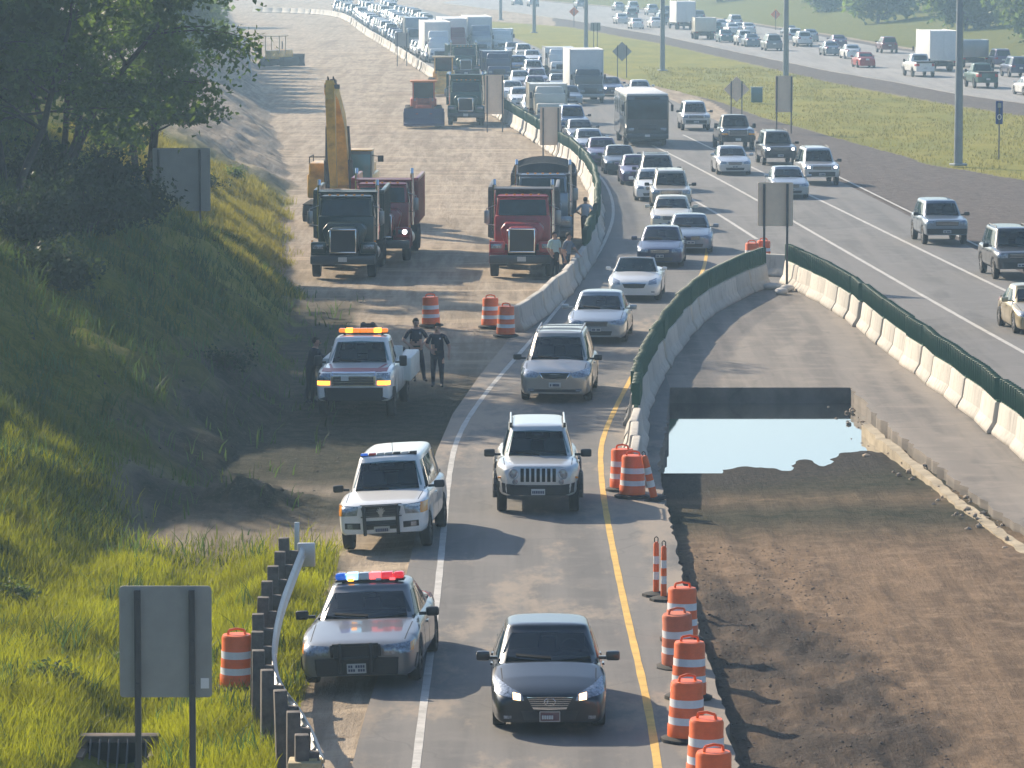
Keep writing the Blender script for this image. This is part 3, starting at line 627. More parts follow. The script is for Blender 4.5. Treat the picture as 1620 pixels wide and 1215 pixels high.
def lampset(x0, x1, za, zb, zc_, zd_): return ('headlight', 'lamp_glass', [(x0, za), (x1, zb)], [(x0, zc_), (x1, zd_)], .008, True)
def rears(W, z0, z1, pz): return [('taillight', 'lamp_red', [(W * .27, z1), (W * .44, z1)], [(W * .27, z0), (W * .44, z0)], .008, True), ('license_plate', 'plate', [(-.16, pz + .15), (.16, pz + .15)], [(-.16, pz), (.16, pz)], .012, False)]
def plate_marks(T, x, z, rows=1, w_=.26, h=.11, ink='plate_ink', parent=None, off=.062):
    m_ = MB(); rg = random.Random(len(T.parts))
    for r_ in range(rows):
        zz = z + h * (.5 if rows == 1 else (.72 - .46 * r_)); k = 7; hh = h * (.55 if rows == 1 else .3)
        for i in range(k):
            if rg.random() < .12: continue
            xx = x - w_ * .42 + w_ * .84 * i / (k - 1); patch(T.lb, 'F', [(xx - .015, zz + hh / 2), (xx + .015, zz + hh / 2)], [(xx - .015, zz - hh / 2), (xx + .015, zz - hh / 2)], 2, 2, off, .004, m_)
    T.add('plate_lettering', m_.mesh('plate_lettering', MATS[ink]), parent)

# --- the kinds
TS = {}
def T_sedan():                                       # rounded dark saloon nearest the viewer
    t = car('sedan', 4.85, 1.82, 1.45, .98, 2.775, .335, [(0, .64), (.06, .68), (.2, .745), (.6, .86), (1.22, .985), (2.2, 1.03), (3.4, 1.0), (4.3, .98), (4.7, .95), (4.85, .85)], (1.12, 2.0, 3.3, 4.2, 0.985, .99, .86, .68), sill=.20, belt=.93, drop=.10,
      front=[('headlight', 'lamp_glass', [(.44, .66), (.66, .74), (.84, .82)], [(.40, .56), (.62, .60), (.86, .64)], .010, True), ('grille', 'grille_dark', [(-.37, .625), (.37, .625)], [(-.27, .45), (.27, .45)], .010, False),
             ('bumper_intake', 'grille_dark', [(-.45, .40), (.45, .40)], [(-.40, .25), (.40, .25)], .004, False), ('fog_lamp', 'lamp_glass', [(.60, .325), (.72, .325)], [(.60, .275), (.72, .275)], .010, True),
             ('license_plate', 'plate_dark', [(-.155, .385), (.155, .385)], [(-.155, .235), (.155, .235)], .025, False)], rear=rears(1.82, .78, .95, .7), mirror='paint')
    m_ = MB()
    for i in range(6): z = .615 - .03 * i; x = .355 - .016 * i; patch(t.lb, 'F', [(-x, z), (x, z)], [(-x, z - .008), (x, z - .008)], 8, 2, .02, .004, m_)
    patch(t.lb, 'F', [(-.27, .455), (0, .445), (.27, .455)], [(-.26, .43), (0, .42), (.26, .43)], 10, 2, .024, .01, m_); t.add('grille_bar', m_.mesh('grille_bar', MATS['chrome']))
    m_ = MB()
    for s in range(20):
        a, b = 2 * math.pi * s / 20, 2 * math.pi * (s + 1) / 20; m_.cyl((.085 * math.cos(a), -t.S(0) * 0 - .985, .545 + .062 * math.sin(a)), (.085 * math.cos(b), -.985, .545 + .062 * math.sin(b)), .008, n=5)
    m_.cyl((-.025, -.985, .585), (-.045, -.985, .52), .009, n=5).cyl((-.045, -.985, .52), (.055, -.985, .515), .009, n=5); t.add('emblem', m_.mesh('emblem', MATS['chrome']))
    t.add('low_beam', MB().add(patchbm(t, [(.46, .645), (.575, .665)], [(.46, .565), (.575, .58)])).mesh('low_beam', MATS['lamp_warm'])); t.add('low_beam', MB().add(patchbm(t, [(-.575, .665), (-.46, .645)], [(-.575, .58), (-.46, .565)])).mesh('low_beam', MATS['lamp_warm']))
    m_ = MB()
    for a, b in (((-.155, .385), (.155, .385)), ((-.155, .235), (.155, .235))): patch(t.lb, 'F', [(a[0], a[1] + .012), (b[0], b[1] + .012)], [(a[0], a[1] - .004), (b[0], b[1] - .004)], 4, 2, .032, .01, m_)
    for x in (-.155, .155): patch(t.lb, 'F', [(x - .008, .39), (x + .008, .39)], [(x - .008, .235), (x + .008, .235)], 2, 4, .032, .01, m_)
    t.add('plate_frame', m_.mesh('plate_frame', MATS['alloy'])); plate_marks(t, 0, .255, 1, .26, .10, 'plate'); return t
def patchbm(t, top, bot, off=.022, deep=.012, ax='F', nu=4, nv=3):
    m_ = patch(t.lb, ax, top, bot, nu, nv, off, deep); bm = bmesh.new(); vs = [bm.verts.new(v) for v in m_.v]
    for f in m_.f: bm.faces.new([vs[i] for i in f])
    return bm
def T_generic(name, boxy=0, lit=False, L=4.7, W=1.79, H=1.43):
    fr = [('headlight', 'lamp_glass', [(.45, .70), (.82, .76)], [(.45, .58), (.84, .61)], .010, True), ('grille', 'grille_dark', [(-.36, .69), (.36, .69)], [(-.33, .55), (.33, .55)], .010, False),
          ('bumper_intake', 'grille_dark', [(-.5, .40), (.5, .40)], [(-.45, .27), (.45, .27)], .004, False), ('license_plate', 'plate', [(-.15, .50), (.15, .50)], [(-.15, .39), (.15, .39)], .022, False)]
    if lit: fr.append(('lit_headlight', 'lamp_white', [(.52, .69), (.66, .70)], [(.52, .60), (.66, .60)], .02, True))
    t = car(name, L, W, H, .95, 2.7, .32, [(0, .70), (.06, .73), (.2, .78), (.6, .86), (1.25, .975), (2.2, 1.02), (3.4, .99), (4.2, .98), (L - .12, .94), (L, .85)], (1.15, 1.98, 3.2, 4.02, .975, .99, .835, .655), sill=.2, belt=.93, drop=.09 - .03 * boxy, front=fr, rear=rears(W, .78, .93, .72), mirror='paint')
    m_ = MB()
    for i in range(3): z = .665 - .04 * i; patch(t.lb, 'F', [(-.34, z), (.34, z)], [(-.34, z - .010), (.34, z - .010)], 8, 2, .018, .004, m_)
    t.add('grille_bar', m_.mesh('grille_bar', MATS['chrome'])); plate_marks(t, 0, .39); return t
def T_police_sedan():
    fr = [('headlight', 'lamp_glass', [(.47, .755), (.88, .775)], [(.47, .60), (.90, .62)], .010, True), ('grille', 'grille_dark', [(-.40, .76), (.40, .76)], [(-.38, .58), (.38, .58)], .010, False),
          ('bumper', 'black_trim', [(-.97, .55), (0, .57), (.97, .55)], [(-.93, .27), (0, .27), (.93, .27)], .02, False), ('license_plate', 'plate', [(-.16, .47), (.16, .47)], [(-.16, .31), (.16, .31)], .05, False), ('turn_signal', 'lamp_amber', [(.885, .76), (.935, .77)], [(.885, .63), (.935, .64)], .008, True)]
    t = car('police_sedan', 5.39, 1.98, 1.46, 1.05, 2.91, .345, [(0, .74), (.05, .78), (.2, .83), (.6, .885), (1.5, .985), (2.5, 1.02), (4.0, .99), (4.6, .98), (5.25, .94), (5.39, .85)], (1.42, 2.28, 3.55, 4.35, 0.985, .99, .89, .69), sill=.24, belt=.94, drop=.06, front=fr, rear=rears(1.98, .75, .93, .62), rimmat='steel_wheel')
    yb = -1.05 - .10; m_ = MB()                       # push bar
    for x in (-.26, .26): m_.box((x, yb, .58), (.07, .06, .50), 0, bev=.015)
    m_.box((0, yb, .80), (.78, .05, .05), 0, bev=.015).box((0, yb, .57), (.72, .05, .05), 0, bev=.015).box((-.40, yb, .70), (.05, .05, .2), 0, bev=.01).box((.40, yb, .70), (.05, .05, .2), 0, bev=.01).box((0, yb + .03, .68), (.74, .02, .2))
    t.add('push_bar', m_.mesh('push_bar', MATS['black_trim']))
    plate_marks(t, 0, .325, 2, .29, .14); return t
def lightbar(T, y, z, wid, cols):
    k = T.add('light_bar', MB().box((0, y, z), (wid, .26, .035), 0, bev=.012).box((-wid * .38, y, z - .05), (.05, .2, .08)).box((wid * .38, y, z - .05), (.05, .2, .08)).mesh('light_bar', MATS['black_trim']))
    n = len(cols)
    for i, c in enumerate(cols):
        x = -wid / 2 + wid * (i + .5) / n; e = .045 if i in (0, n - 1) else .012
        T.add('lamp_pod', MB().box((x, y, z + .075), (wid / n * .985, .25, .115), 0, bev=e, top=(.96, .8)).mesh('lamp_pod', MATS[c]), k)
    return k
def T_police_suv():
    fr = [('headlight', 'lamp_glass', [(.46, .98), (.86, 1.0)], [(.50, .80), (.87, .80)], .010, True), ('turn_signal', 'lamp_amber', [(.80, .99), (.905, .99)], [(.80, .80), (.905, .80)], .014, True), ('grille', 'grille_dark', [(-.43, 1.0), (.43, 1.0)], [(-.36, .78), (.36, .78)], .012, False),
          ('bumper_intake', 'grille_dark', [(-.36, .68), (.36, .68)], [(-.36, .50), (.36, .50)], .006, False), ('fog_recess', 'black_trim', [(.44, .64), (.76, .655)], [(.44, .515), (.76, .535)], .006, True), ('fog_lamp', 'lamp_glass', [(.60, .625), (.71, .63)], [(.60, .54), (.71, .545)], .012, True),
          ('license_plate', 'plate', [(-.16, .56), (.16, .56)], [(-.16, .42), (.16, .42)], .05, False)]
    t = car('police_suv', 4.81, 1.85, 1.80, .90, 2.89, .375, [(0, .99), (.05, 1.02), (.2, 1.06), (.6, 1.10), (1.22, 1.16), (2.2, 1.16), (4.3, 1.16), (4.72, 1.1), (4.81, 1.0)], (1.12, 1.78, 4.45, 4.74, 1.15, 1.12, .83, .66), sill=.40, belt=1.10, drop=.05, front=fr, rear=rears(1.85, .9, 1.1, .75), sides=[(0, .30), (.33, .62), (.66, 1)], rimmat='steel_wheel', nose=[(0, .84), (.03, .89), (.09, .93), (.2, .96), (.5, 1)])
    m_ = MB()
    for i in range(4): z = .965 - .05 * i; patch(t.lb, 'F', [(-.39, z), (.39, z)], [(-.39, z - .012), (.39, z - .012)], 8, 2, .02, .006, m_)
    patch(t.lb, 'F', [(-.42, .775), (.42, .775)], [(-.42, .75), (.42, .75)], 8, 2, .022, .01, m_)
    t.add('grille_bar', m_.mesh('grille_bar', MATS['steel_wheel'])); yb = -.90 - .09; m_ = MB()
    for x in (-.34, .34): m_.box((x, yb, .70), (.07, .06, .62), 0, bev=.015)
    m_.box((0, yb, .98), (.74, .05, .045), 0, bev=.012).box((0, yb, .60), (.68, .05, .05), 0, bev=.012); t.add('push_bar', m_.mesh('push_bar', MATS['black_trim']))
    m_ = MB(); 
    for k in range(6): a = math.pi * (k + .5) / 6; m_.cyl((0, yb + .035, .86), (.09 * math.cos(a), yb + .035, .86 + .10 * math.sin(a)), .012, n=5)
    m_.lathe([(.0, -.01), (.06, -.01), (.05, .02), (0, .02)], 12, c=(0, yb + .03, .86), axis='Y', cap=False).box((0, yb + .02, .79), (.06, .02, .08)); t.add('emblem', m_.mesh('emblem', MATS['alloy']))
    plate_marks(t, 0, .43, 1, .27, .12)
    k = t.add('light_bar', MB().box((0, 1.12, 1.79), (1.16, .14, .03), 0, bev=.01).mesh('light_bar', MATS['black_trim']))
    for i, c in enumerate(('bar_blue', 'bar_red_dim', 'plate', 'alloy', 'grille_dark', 'plate', 'grille_dark')): t.add('lamp_pod', MB().box((-.51 + .17 * i, 1.10, 1.825), (.15, .12, .05), 0, bev=.012).mesh('lamp_pod', MATS[c]), k)
    t.add('aerial', MB().cyl((.02, 1.6, 1.78), (.02, 1.62, 2.05), .006, n=5).mesh('aerial', MATS['black_trim'])); return t
mat('bar_blue', (.02, .08, .40), .2, coat=1, emit=(.02, .16, .8), es=.3); mat('bar_red', (.5, .01, .015), .2, coat=1, emit=(1, .02, .03), es=.35); mat('bar_red_dim', (.45, .02, .02), .2, coat=1)
mat('bar_flash_blue', (.5, .8, 1), .2, emit=(.35, .75, 1), es=1.0); mat('bar_flash_red', (1, .2, .2), .2, emit=(1, .13, .13), es=.9); mat('bar_clear', (.45, .5, .52), .15, coat=1); mat('bar_amber', (.75, .22, .01), .2, coat=1, emit=(1, .25, .01), es=.55); mat('bar_amber_flash', (1, .4, .05), .2, emit=(1, .3, .02), es=3)
def T_jeep():
    fr = [('license_plate', 'plate', [(-.15, .58), (.15, .58)], [(-.15, .45), (.15, .45)], .055, False), ('tow_strip', 'alloy', [(-.48, .43), (.48, .43)], [(-.46, .405), (.46, .405)], .03, False)]
    def clad(lb_, m_, S):
        patch(lb_, 'F', [(-.90, .72), (-.5, .66), (.5, .66), (.90, .72)], [(-.86, .40), (.86, .40)], 14, 4, .03, .04, m_)
        for sd in ('L', 'R'): patch(lb_, sd, [(S(.3), .72), (S(4.2), .66)], [(S(.3), .42), (S(4.2), .42)], 30, 3, .02, .03, m_)
        return m_
    t = car('suv', 4.43, 1.82, 1.78, .78, 2.65, .37, [(0, .98), (.05, 1.03), (.18, 1.09), (.55, 1.13), (1.12, 1.17), (2.2, 1.17), (4.0, 1.17), (4.35, 1.1), (4.43, 1.0)], (1.05, 1.62, 4.05, 4.36, 1.16, 1.14, .80, .63), sill=.42, belt=1.10, drop=.05, front=fr, rear=rears(1.82, .9, 1.1, .75), sides=[(0, .30), (.33, .62), (.66, 1)], nose=[(0, .72), (.03, .77), (.09, .82), (.2, .89), (.45, .98), (.6, 1)], low=None, mir=(.17, .11, .24))
    t.add('cladding', clad(t.lb, MB(), t.S).mesh('cladding', MATS['black_trim']))
    # the fender flares, dark
    for s in (-1, 1):
        for yc in (0, 2.65):
            m_ = MB(); pts = [(s * .93, yc + .47 * math.cos(a), .40 + .45 * math.sin(a)) for a in np.linspace(-.1, math.pi + .1, 12)]
            for a, b in zip(pts[:-1], pts[1:]): m_.cyl(a, b, .055, n=6)
            t.add('fender_flare', m_.mesh('fender_flare', MATS['black_trim']))
    m_ = MB(); patch(t.lb, 'F', [(-.72, .95), (-.5, 1.04), (.5, 1.04), (.72, .95)], [(-.62, .70), (.62, .70)], 14, 4, .02, .03, m_); t.add('grille', m_.mesh('grille', PDEF)); m_ = MB()
    for i in range(7): x = -.345 + .115 * i; patch(t.lb, 'F', [(x - .036, 1.0), (x + .036, 1.0)], [(x - .036, .73), (x + .036, .73)], 3, 5, .026, .01, m_)
    t.add('grille_slots', m_.mesh('grille_slots', MATS['seam'])); yl = t.S(0) - .035
    for s in (-1, 1):
        t.add('headlight', MB().lathe([(.118, .0), (.118, -.05), (.10, -.062), (.09, -.05), (0, -.06)], 20, c=(s * .53, yl + .075, .90), axis='Y', mis=[0, 0, 0, 1, 1], cap=False).mesh('headlight', [MATS['alloy'], MATS['lamp_glass']]))
        t.add('fog_lamp', MB().lathe([(.06, 0), (.06, -.05), (0, -.055)], 16, c=(s * .50, yl + .05, .735), axis='Y', cap=False).mesh('fog_lamp', MATS['lamp_glass']))
        t.add('turn_signal', MB().box((s * .82, t.S(.24), .80), (.1, .05, .05), 0, bev=.015).mesh('turn_signal', MATS['lamp_amber']))
        rl = MB().cyl((s * .59, 1.0, 1.80), (s * .59, 2.9, 1.83), .025, n=8)
        for y in (1.0, 1.95, 2.9): rl.box((s * .59, y, 1.77), (.05, .09, .1), 1)
        t.add('roof_rail', rl.mesh('roof_rail', [PDEF, MATS['black_trim']]))
    plate_marks(t, 0, .455, 1, .27, .11); return t
def T_minivan():
    fr = [('headlight', 'lamp_glass', [(.42, .80), (.66, .86), (.90, .90)], [(.50, .68), (.70, .70), (.92, .74)], .010, True), ('grille', 'grille_dark', [(-.40, .80), (0, .81), (.40, .80)], [(-.30, .66), (0, .64), (.30, .66)], .012, False),
          ('bumper_intake', 'grille_dark', [(-.7, .38), (.7, .38)], [(-.66, .30), (.66, .30)], .006, False), ('license_plate', 'plate', [(-.16, .56), (.16, .56)], [(-.16, .43), (.16, .43)], .02, False), ('fog_lamp', 'lamp_glass', [(.56, .40), (.72, .40)], [(.56, .33), (.72, .33)], .012, True)]
    t = car('minivan', 5.1, 1.93, 1.75, 1.02, 3.06, .335, [(0, .78), (.06, .83), (.2, .89), (.6, .98), (1.05, 1.10), (2.2, 1.10), (4.6, 1.10), (5.0, 1.0), (5.1, .9)], (.92, 1.85, 4.6, 5.02, 1.08, 1.05, .88, .68), sill=.24, belt=1.03, drop=.10, front=fr, rear=rears(1.93, .9, 1.15, .7), sides=[(0, .3), (.33, .62), (.66, 1)])
    m_ = MB(); patch(t.lb, 'F', [(-.42, .815), (0, .825), (.42, .815)], [(-.42, .80), (0, .81), (.42, .80)], 8, 2, .02, .01, m_); patch(t.lb, 'F', [(-.31, .665), (0, .645), (.31, .665)], [(-.30, .65), (0, .63), (.30, .65)], 8, 2, .02, .01, m_)
    for x in (-.355, .355): patch(t.lb, 'F', [(x * 1.17 - .012, .81), (x * 1.17 + .012, .81)], [(x * .85 - .012, .65), (x * .85 + .012, .65)], 2, 4, .02, .01, m_)
    t.add('grille_bar', m_.mesh('grille_bar', MATS['chrome'])); plate_marks(t, 0, .44)
    for s in (-1, 1):
        rl = MB().tube([(s * .60, 1.05, 1.73), (s * .60, 1.2, 1.79), (s * .60, 3.1, 1.80), (s * .60, 3.3, 1.74)], .02, 7); t.add('roof_rail', rl.mesh('roof_rail', MATS['alloy']))
    t.add('roof_rack', MB().cyl((-.6, 1.25, 1.80), (.6, 1.25, 1.80), .016, n=6).cyl((-.6, 2.4, 1.80), (.6, 2.4, 1.80), .016, n=6).mesh('roof_rack', MATS['alloy'])); return t
def T_suv(name='suv', L=4.8, W=1.88, H=1.80, rack=True, lit=False, chrome_g=True):
    fr = [('headlight', 'lamp_glass', [(.52, .98), (.86, 1.0)], [(.52, .82), (.87, .82)], .010, True), ('grille', 'grille_dark', [(-.47, 1.0), (.47, 1.0)], [(-.45, .80), (.45, .80)], .010, False), ('bumper', 'black_trim', [(-.93, .68), (.93, .68)], [(-.90, .46), (.90, .46)], .02, False), ('license_plate', 'plate', [(-.16, .62), (.16, .62)], [(-.16, .50), (.16, .50)], .04, False)]
    if lit: fr.append(('lit_headlight', 'lamp_white', [(.6, .96), (.74, .96)], [(.6, .86), (.74, .86)], .02, True))
    t = car(name, L, W, H, .9, 2.85, .37, [(0, .99), (.05, 1.02), (.2, 1.06), (.6, 1.10), (1.22, 1.16), (2.2, 1.16), (L - .5, 1.16), (L - .08, 1.1), (L, 1.0)], (1.12, 1.78, L - .36, L - .07, 1.15, 1.12, .84, .67), sill=.40, belt=1.10, drop=.05, front=fr, rear=rears(W, .9, 1.15, .75), sides=[(0, .30), (.33, .62), (.66, 1)], nose=[(0, .84), (.03, .89), (.09, .93), (.2, .96), (.5, 1)])
    m_ = MB()
    for i in range(3): z = .965 - .055 * i; patch(t.lb, 'F', [(-.44, z), (.44, z)], [(-.44, z - .014), (.44, z - .014)], 8, 2, .02, .006, m_)
    t.add('grille_bar', m_.mesh('grille_bar', MATS['chrome' if chrome_g else 'steel_wheel'])); plate_marks(t, 0, .50)
    if rack:
        for s in (-1, 1): t.add('roof_rail', MB().tube([(s * .6, 1.2, 1.77 * H / 1.8), (s * .6, 1.35, 1.84 * H / 1.8), (s * .6, L - 2.0, 1.84 * H / 1.8), (s * .6, L - 1.85, 1.77 * H / 1.8)], .02, 6).mesh('roof_rail', MATS['black_trim']))
    return t
def T_convertible():
    fr = [('headlight', 'lamp_glass', [(.50, .70), (.74, .77)], [(.48, .58), (.76, .60)], .010, True), ('grille', 'grille_dark', [(-.40, .60), (0, .615), (.40, .60)], [(-.33, .47), (0, .455), (.33, .47)], .010, False), ('fog_lamp', 'lamp_glass', [(.58, .36), (.70, .36)], [(.58, .31), (.70, .31)], .01, True)]
    t = car('convertible', 4.52, 1.83, 1.02, .85, 2.62, .345, [(0, .62), (.06, .67), (.2, .74), (.6, .84), (1.3, .95), (2.0, .97), (3.0, .98), (3.6, .99), (4.4, .93), (4.52, .82)], None, sill=.2, belt=.93, drop=.11, front=fr, rear=rears(1.83, .72, .88, .6), seams=False)
    gl = MB(); a = [(-.72, .42, .95), (.72, .42, .95), (.56, 1.0, 1.34), (-.56, 1.0, 1.34)]; nu = 8
    def P_(u, v_): x0 = -.74 + 1.48 * u; x1 = -.58 + 1.16 * u; bow = .10 * (1 - (2 * u - 1) ** 2); return Vector((x0 + (x1 - x0) * v_, .50 + .58 * v_ - bow, .93 + .42 * v_ + .03 * (1 - (2 * u - 1) ** 2) * v_))
    vs = [P_(i / 7, j / 3) for j in range(4) for i in range(8)]; gl.raw(vs, [(j * 8 + i, j * 8 + i + 1, j * 8 + 8 + i + 1, j * 8 + 8 + i) for j in range(3) for i in range(7)]); k = t.add('windshield', gl.mesh('windshield', MATS['glass_dark']))
    fm = MB().tube([P_(0, 0)] + [P_(0, 1)] + [P_(i / 7, 1) for i in range(1, 7)] + [P_(1, 1), P_(1, 0)], .03, 8); t.add('windshield_frame', fm.mesh('windshield_frame', PDEF), k)
    for x in (-.36, .36): t.add('seat', MB().box((x, 1.62, 1.0), (.46, .16, .42), 0, bev=.06, rot=(-.25, 0, 0)).box((x, 1.68, 1.28), (.24, .1, .16), 0, bev=.04).mesh('seat', MATS['seat_tan']))
    t.add('cockpit', MB().box((0, 1.25, .93), (1.36, 1.15, .12), 0, bev=.04).mesh('cockpit', MATS['black_trim']))
    for s in (-1, 1): t.add('side_mirror', MB().box((s * .97, .78, 1.02), (.18, .1, .12), 0, bev=.04).box((s * .88, .8, .97), (.14, .05, .05)).mesh('side_mirror', PDEF))
    m_ = MB(); patch(t.lb, 'F', [(-.41, .615), (0, .63), (.41, .615)], [(-.41, .60), (0, .615), (.41, .60)], 8, 2, .018, .01, m_); t.add('grille_bar', m_.mesh('grille_bar', MATS['chrome'])); return t
mat('seat_tan', (.35, .27, .2), .6)
def T_pickup(name='pickup_truck', tow=False):
    fr = [('headlight', 'lamp_glass', [(.60, 1.20), (.93, 1.20)], [(.60, 1.02), (.94, 1.02)], .010, True), ('turn_signal', 'lamp_amber_lit' if tow else 'lamp_amber', [(.62, 1.01), (.94, 1.01)], [(.62, .91), (.94, .91)], .014, True), ('grille', 'grille_dark', [(-.55, 1.20), (.55, 1.20)], [(-.52, .90), (.52, .90)], .014, False),
          ('bumper', 'black_trim', [(-1.0, .84), (1.0, .84)], [(-.98, .48), (.98, .48)], .06, False)]
    if not tow: fr += [('license_plate', 'plate', [(-.16, .72), (.16, .72)], [(-.16, .58), (.16, .58)], .08, False)]
    L = 5.75; t = car(name, L, 2.03, 1.98, .95, 3.5, .40, [(0, 1.16), (.05, 1.22), (.2, 1.27), (.6, 1.31), (1.4, 1.36), (2.2, 1.36), (L - .1, 1.33), (L, 1.28)], (1.35, 1.95, 3.2, 3.42, 1.34, 1.36, .90, .72), sill=.48, belt=1.28, drop=.05, front=fr, rear=rears(2.03, .95, 1.2, .7), sides=[(0, .72)], nose=[(0, .86), (.03, .90), (.09, .94), (.2, .965), (.5, 1)], rimmat='steel_wheel', seams='two', mir=(.28, .10, .2))
    m_ = MB(); patch(t.lb, 'F', [(-.57, 1.225), (.57, 1.225)], [(-.57, 1.19), (.57, 1.19)], 8, 2, .03, .02, m_); patch(t.lb, 'F', [(-.55, .915), (.55, .915)], [(-.55, .885), (.55, .885)], 8, 2, .03, .02, m_)
    for x in (-.55, .55): patch(t.lb, 'F', [(x - .025, 1.22), (x + .025, 1.22)], [(x - .025, .89), (x + .025, .89)], 2, 5, .03, .02, m_)
    for z in (1.12, 1.05, .98): patch(t.lb, 'F', [(-.53, z), (.53, z)], [(-.53, z - .015), (.53, z - .015)], 8, 2, .024, .01, m_)
    t.add('grille_frame', m_.mesh('grille_frame', MATS['chrome']))
    t.add('cargo_bed', MB().box((0, 4.0 - .0, 1.30), (1.6, 1.75, .12), 0).mesh('cargo_bed', MATS['under']))
    if tow:
        m_ = MB(); patch(t.lb, 'F', [(-.85, 1.285), (0, 1.30), (.85, 1.285)], [(-.85, 1.235), (0, 1.245), (.85, 1.235)], 12, 2, .012, .01, m_)
        for s in (-1, 1): patch(t.lb, 'T', [(s * .55 - .04, t.S(.15)), (s * .55 + .04, t.S(.15))], [(s * .75 - .03, t.S(1.3)), (s * .75 + .03, t.S(1.3))], 2, 8, .004, .01, m_)
        t.add('hood_stripe', m_.mesh('hood_stripe', MATS['stripe_red']))
        lightbar(t, 1.75, 2.02, 1.32, ('bar_amber', 'bar_amber_flash', 'bar_amber', 'bar_amber', 'bar_amber', 'bar_amber_flash', 'bar_amber'))
        bd = MB()
        for s in (-1, 1): bd.box((s * .98, 3.7, .98), (.42, 2.5, .62), 0, bev=.05)
        bd.box((0, 2.62, 1.2), (1.9, .12, .8), 0, bev=.03); t.add('service_body', bd.mesh('service_body', MATS['body_white']))
        bm_ = MB().cyl((-.5, 4.9, 1.2), (-.12, 2.9, 2.15), .07).cyl((.5, 4.9, 1.2), (.12, 2.9, 2.15), .07).cyl((-.2, 2.9, 2.12), (.2, 2.9, 2.12), .06); t.add('tow_boom', bm_.mesh('tow_boom', MATS['black_trim']))
        t.add('windshield_sticker', MB().box((-.22, t.S(0) - .06, 1.08), (.2, .015, .12)).mesh('windshield_sticker', MATS['plate']))
    return t
mat('stripe_red', (.28, .01, .04), .4); mat('body_white', (.55, .58, .56), .45, vary=.12)

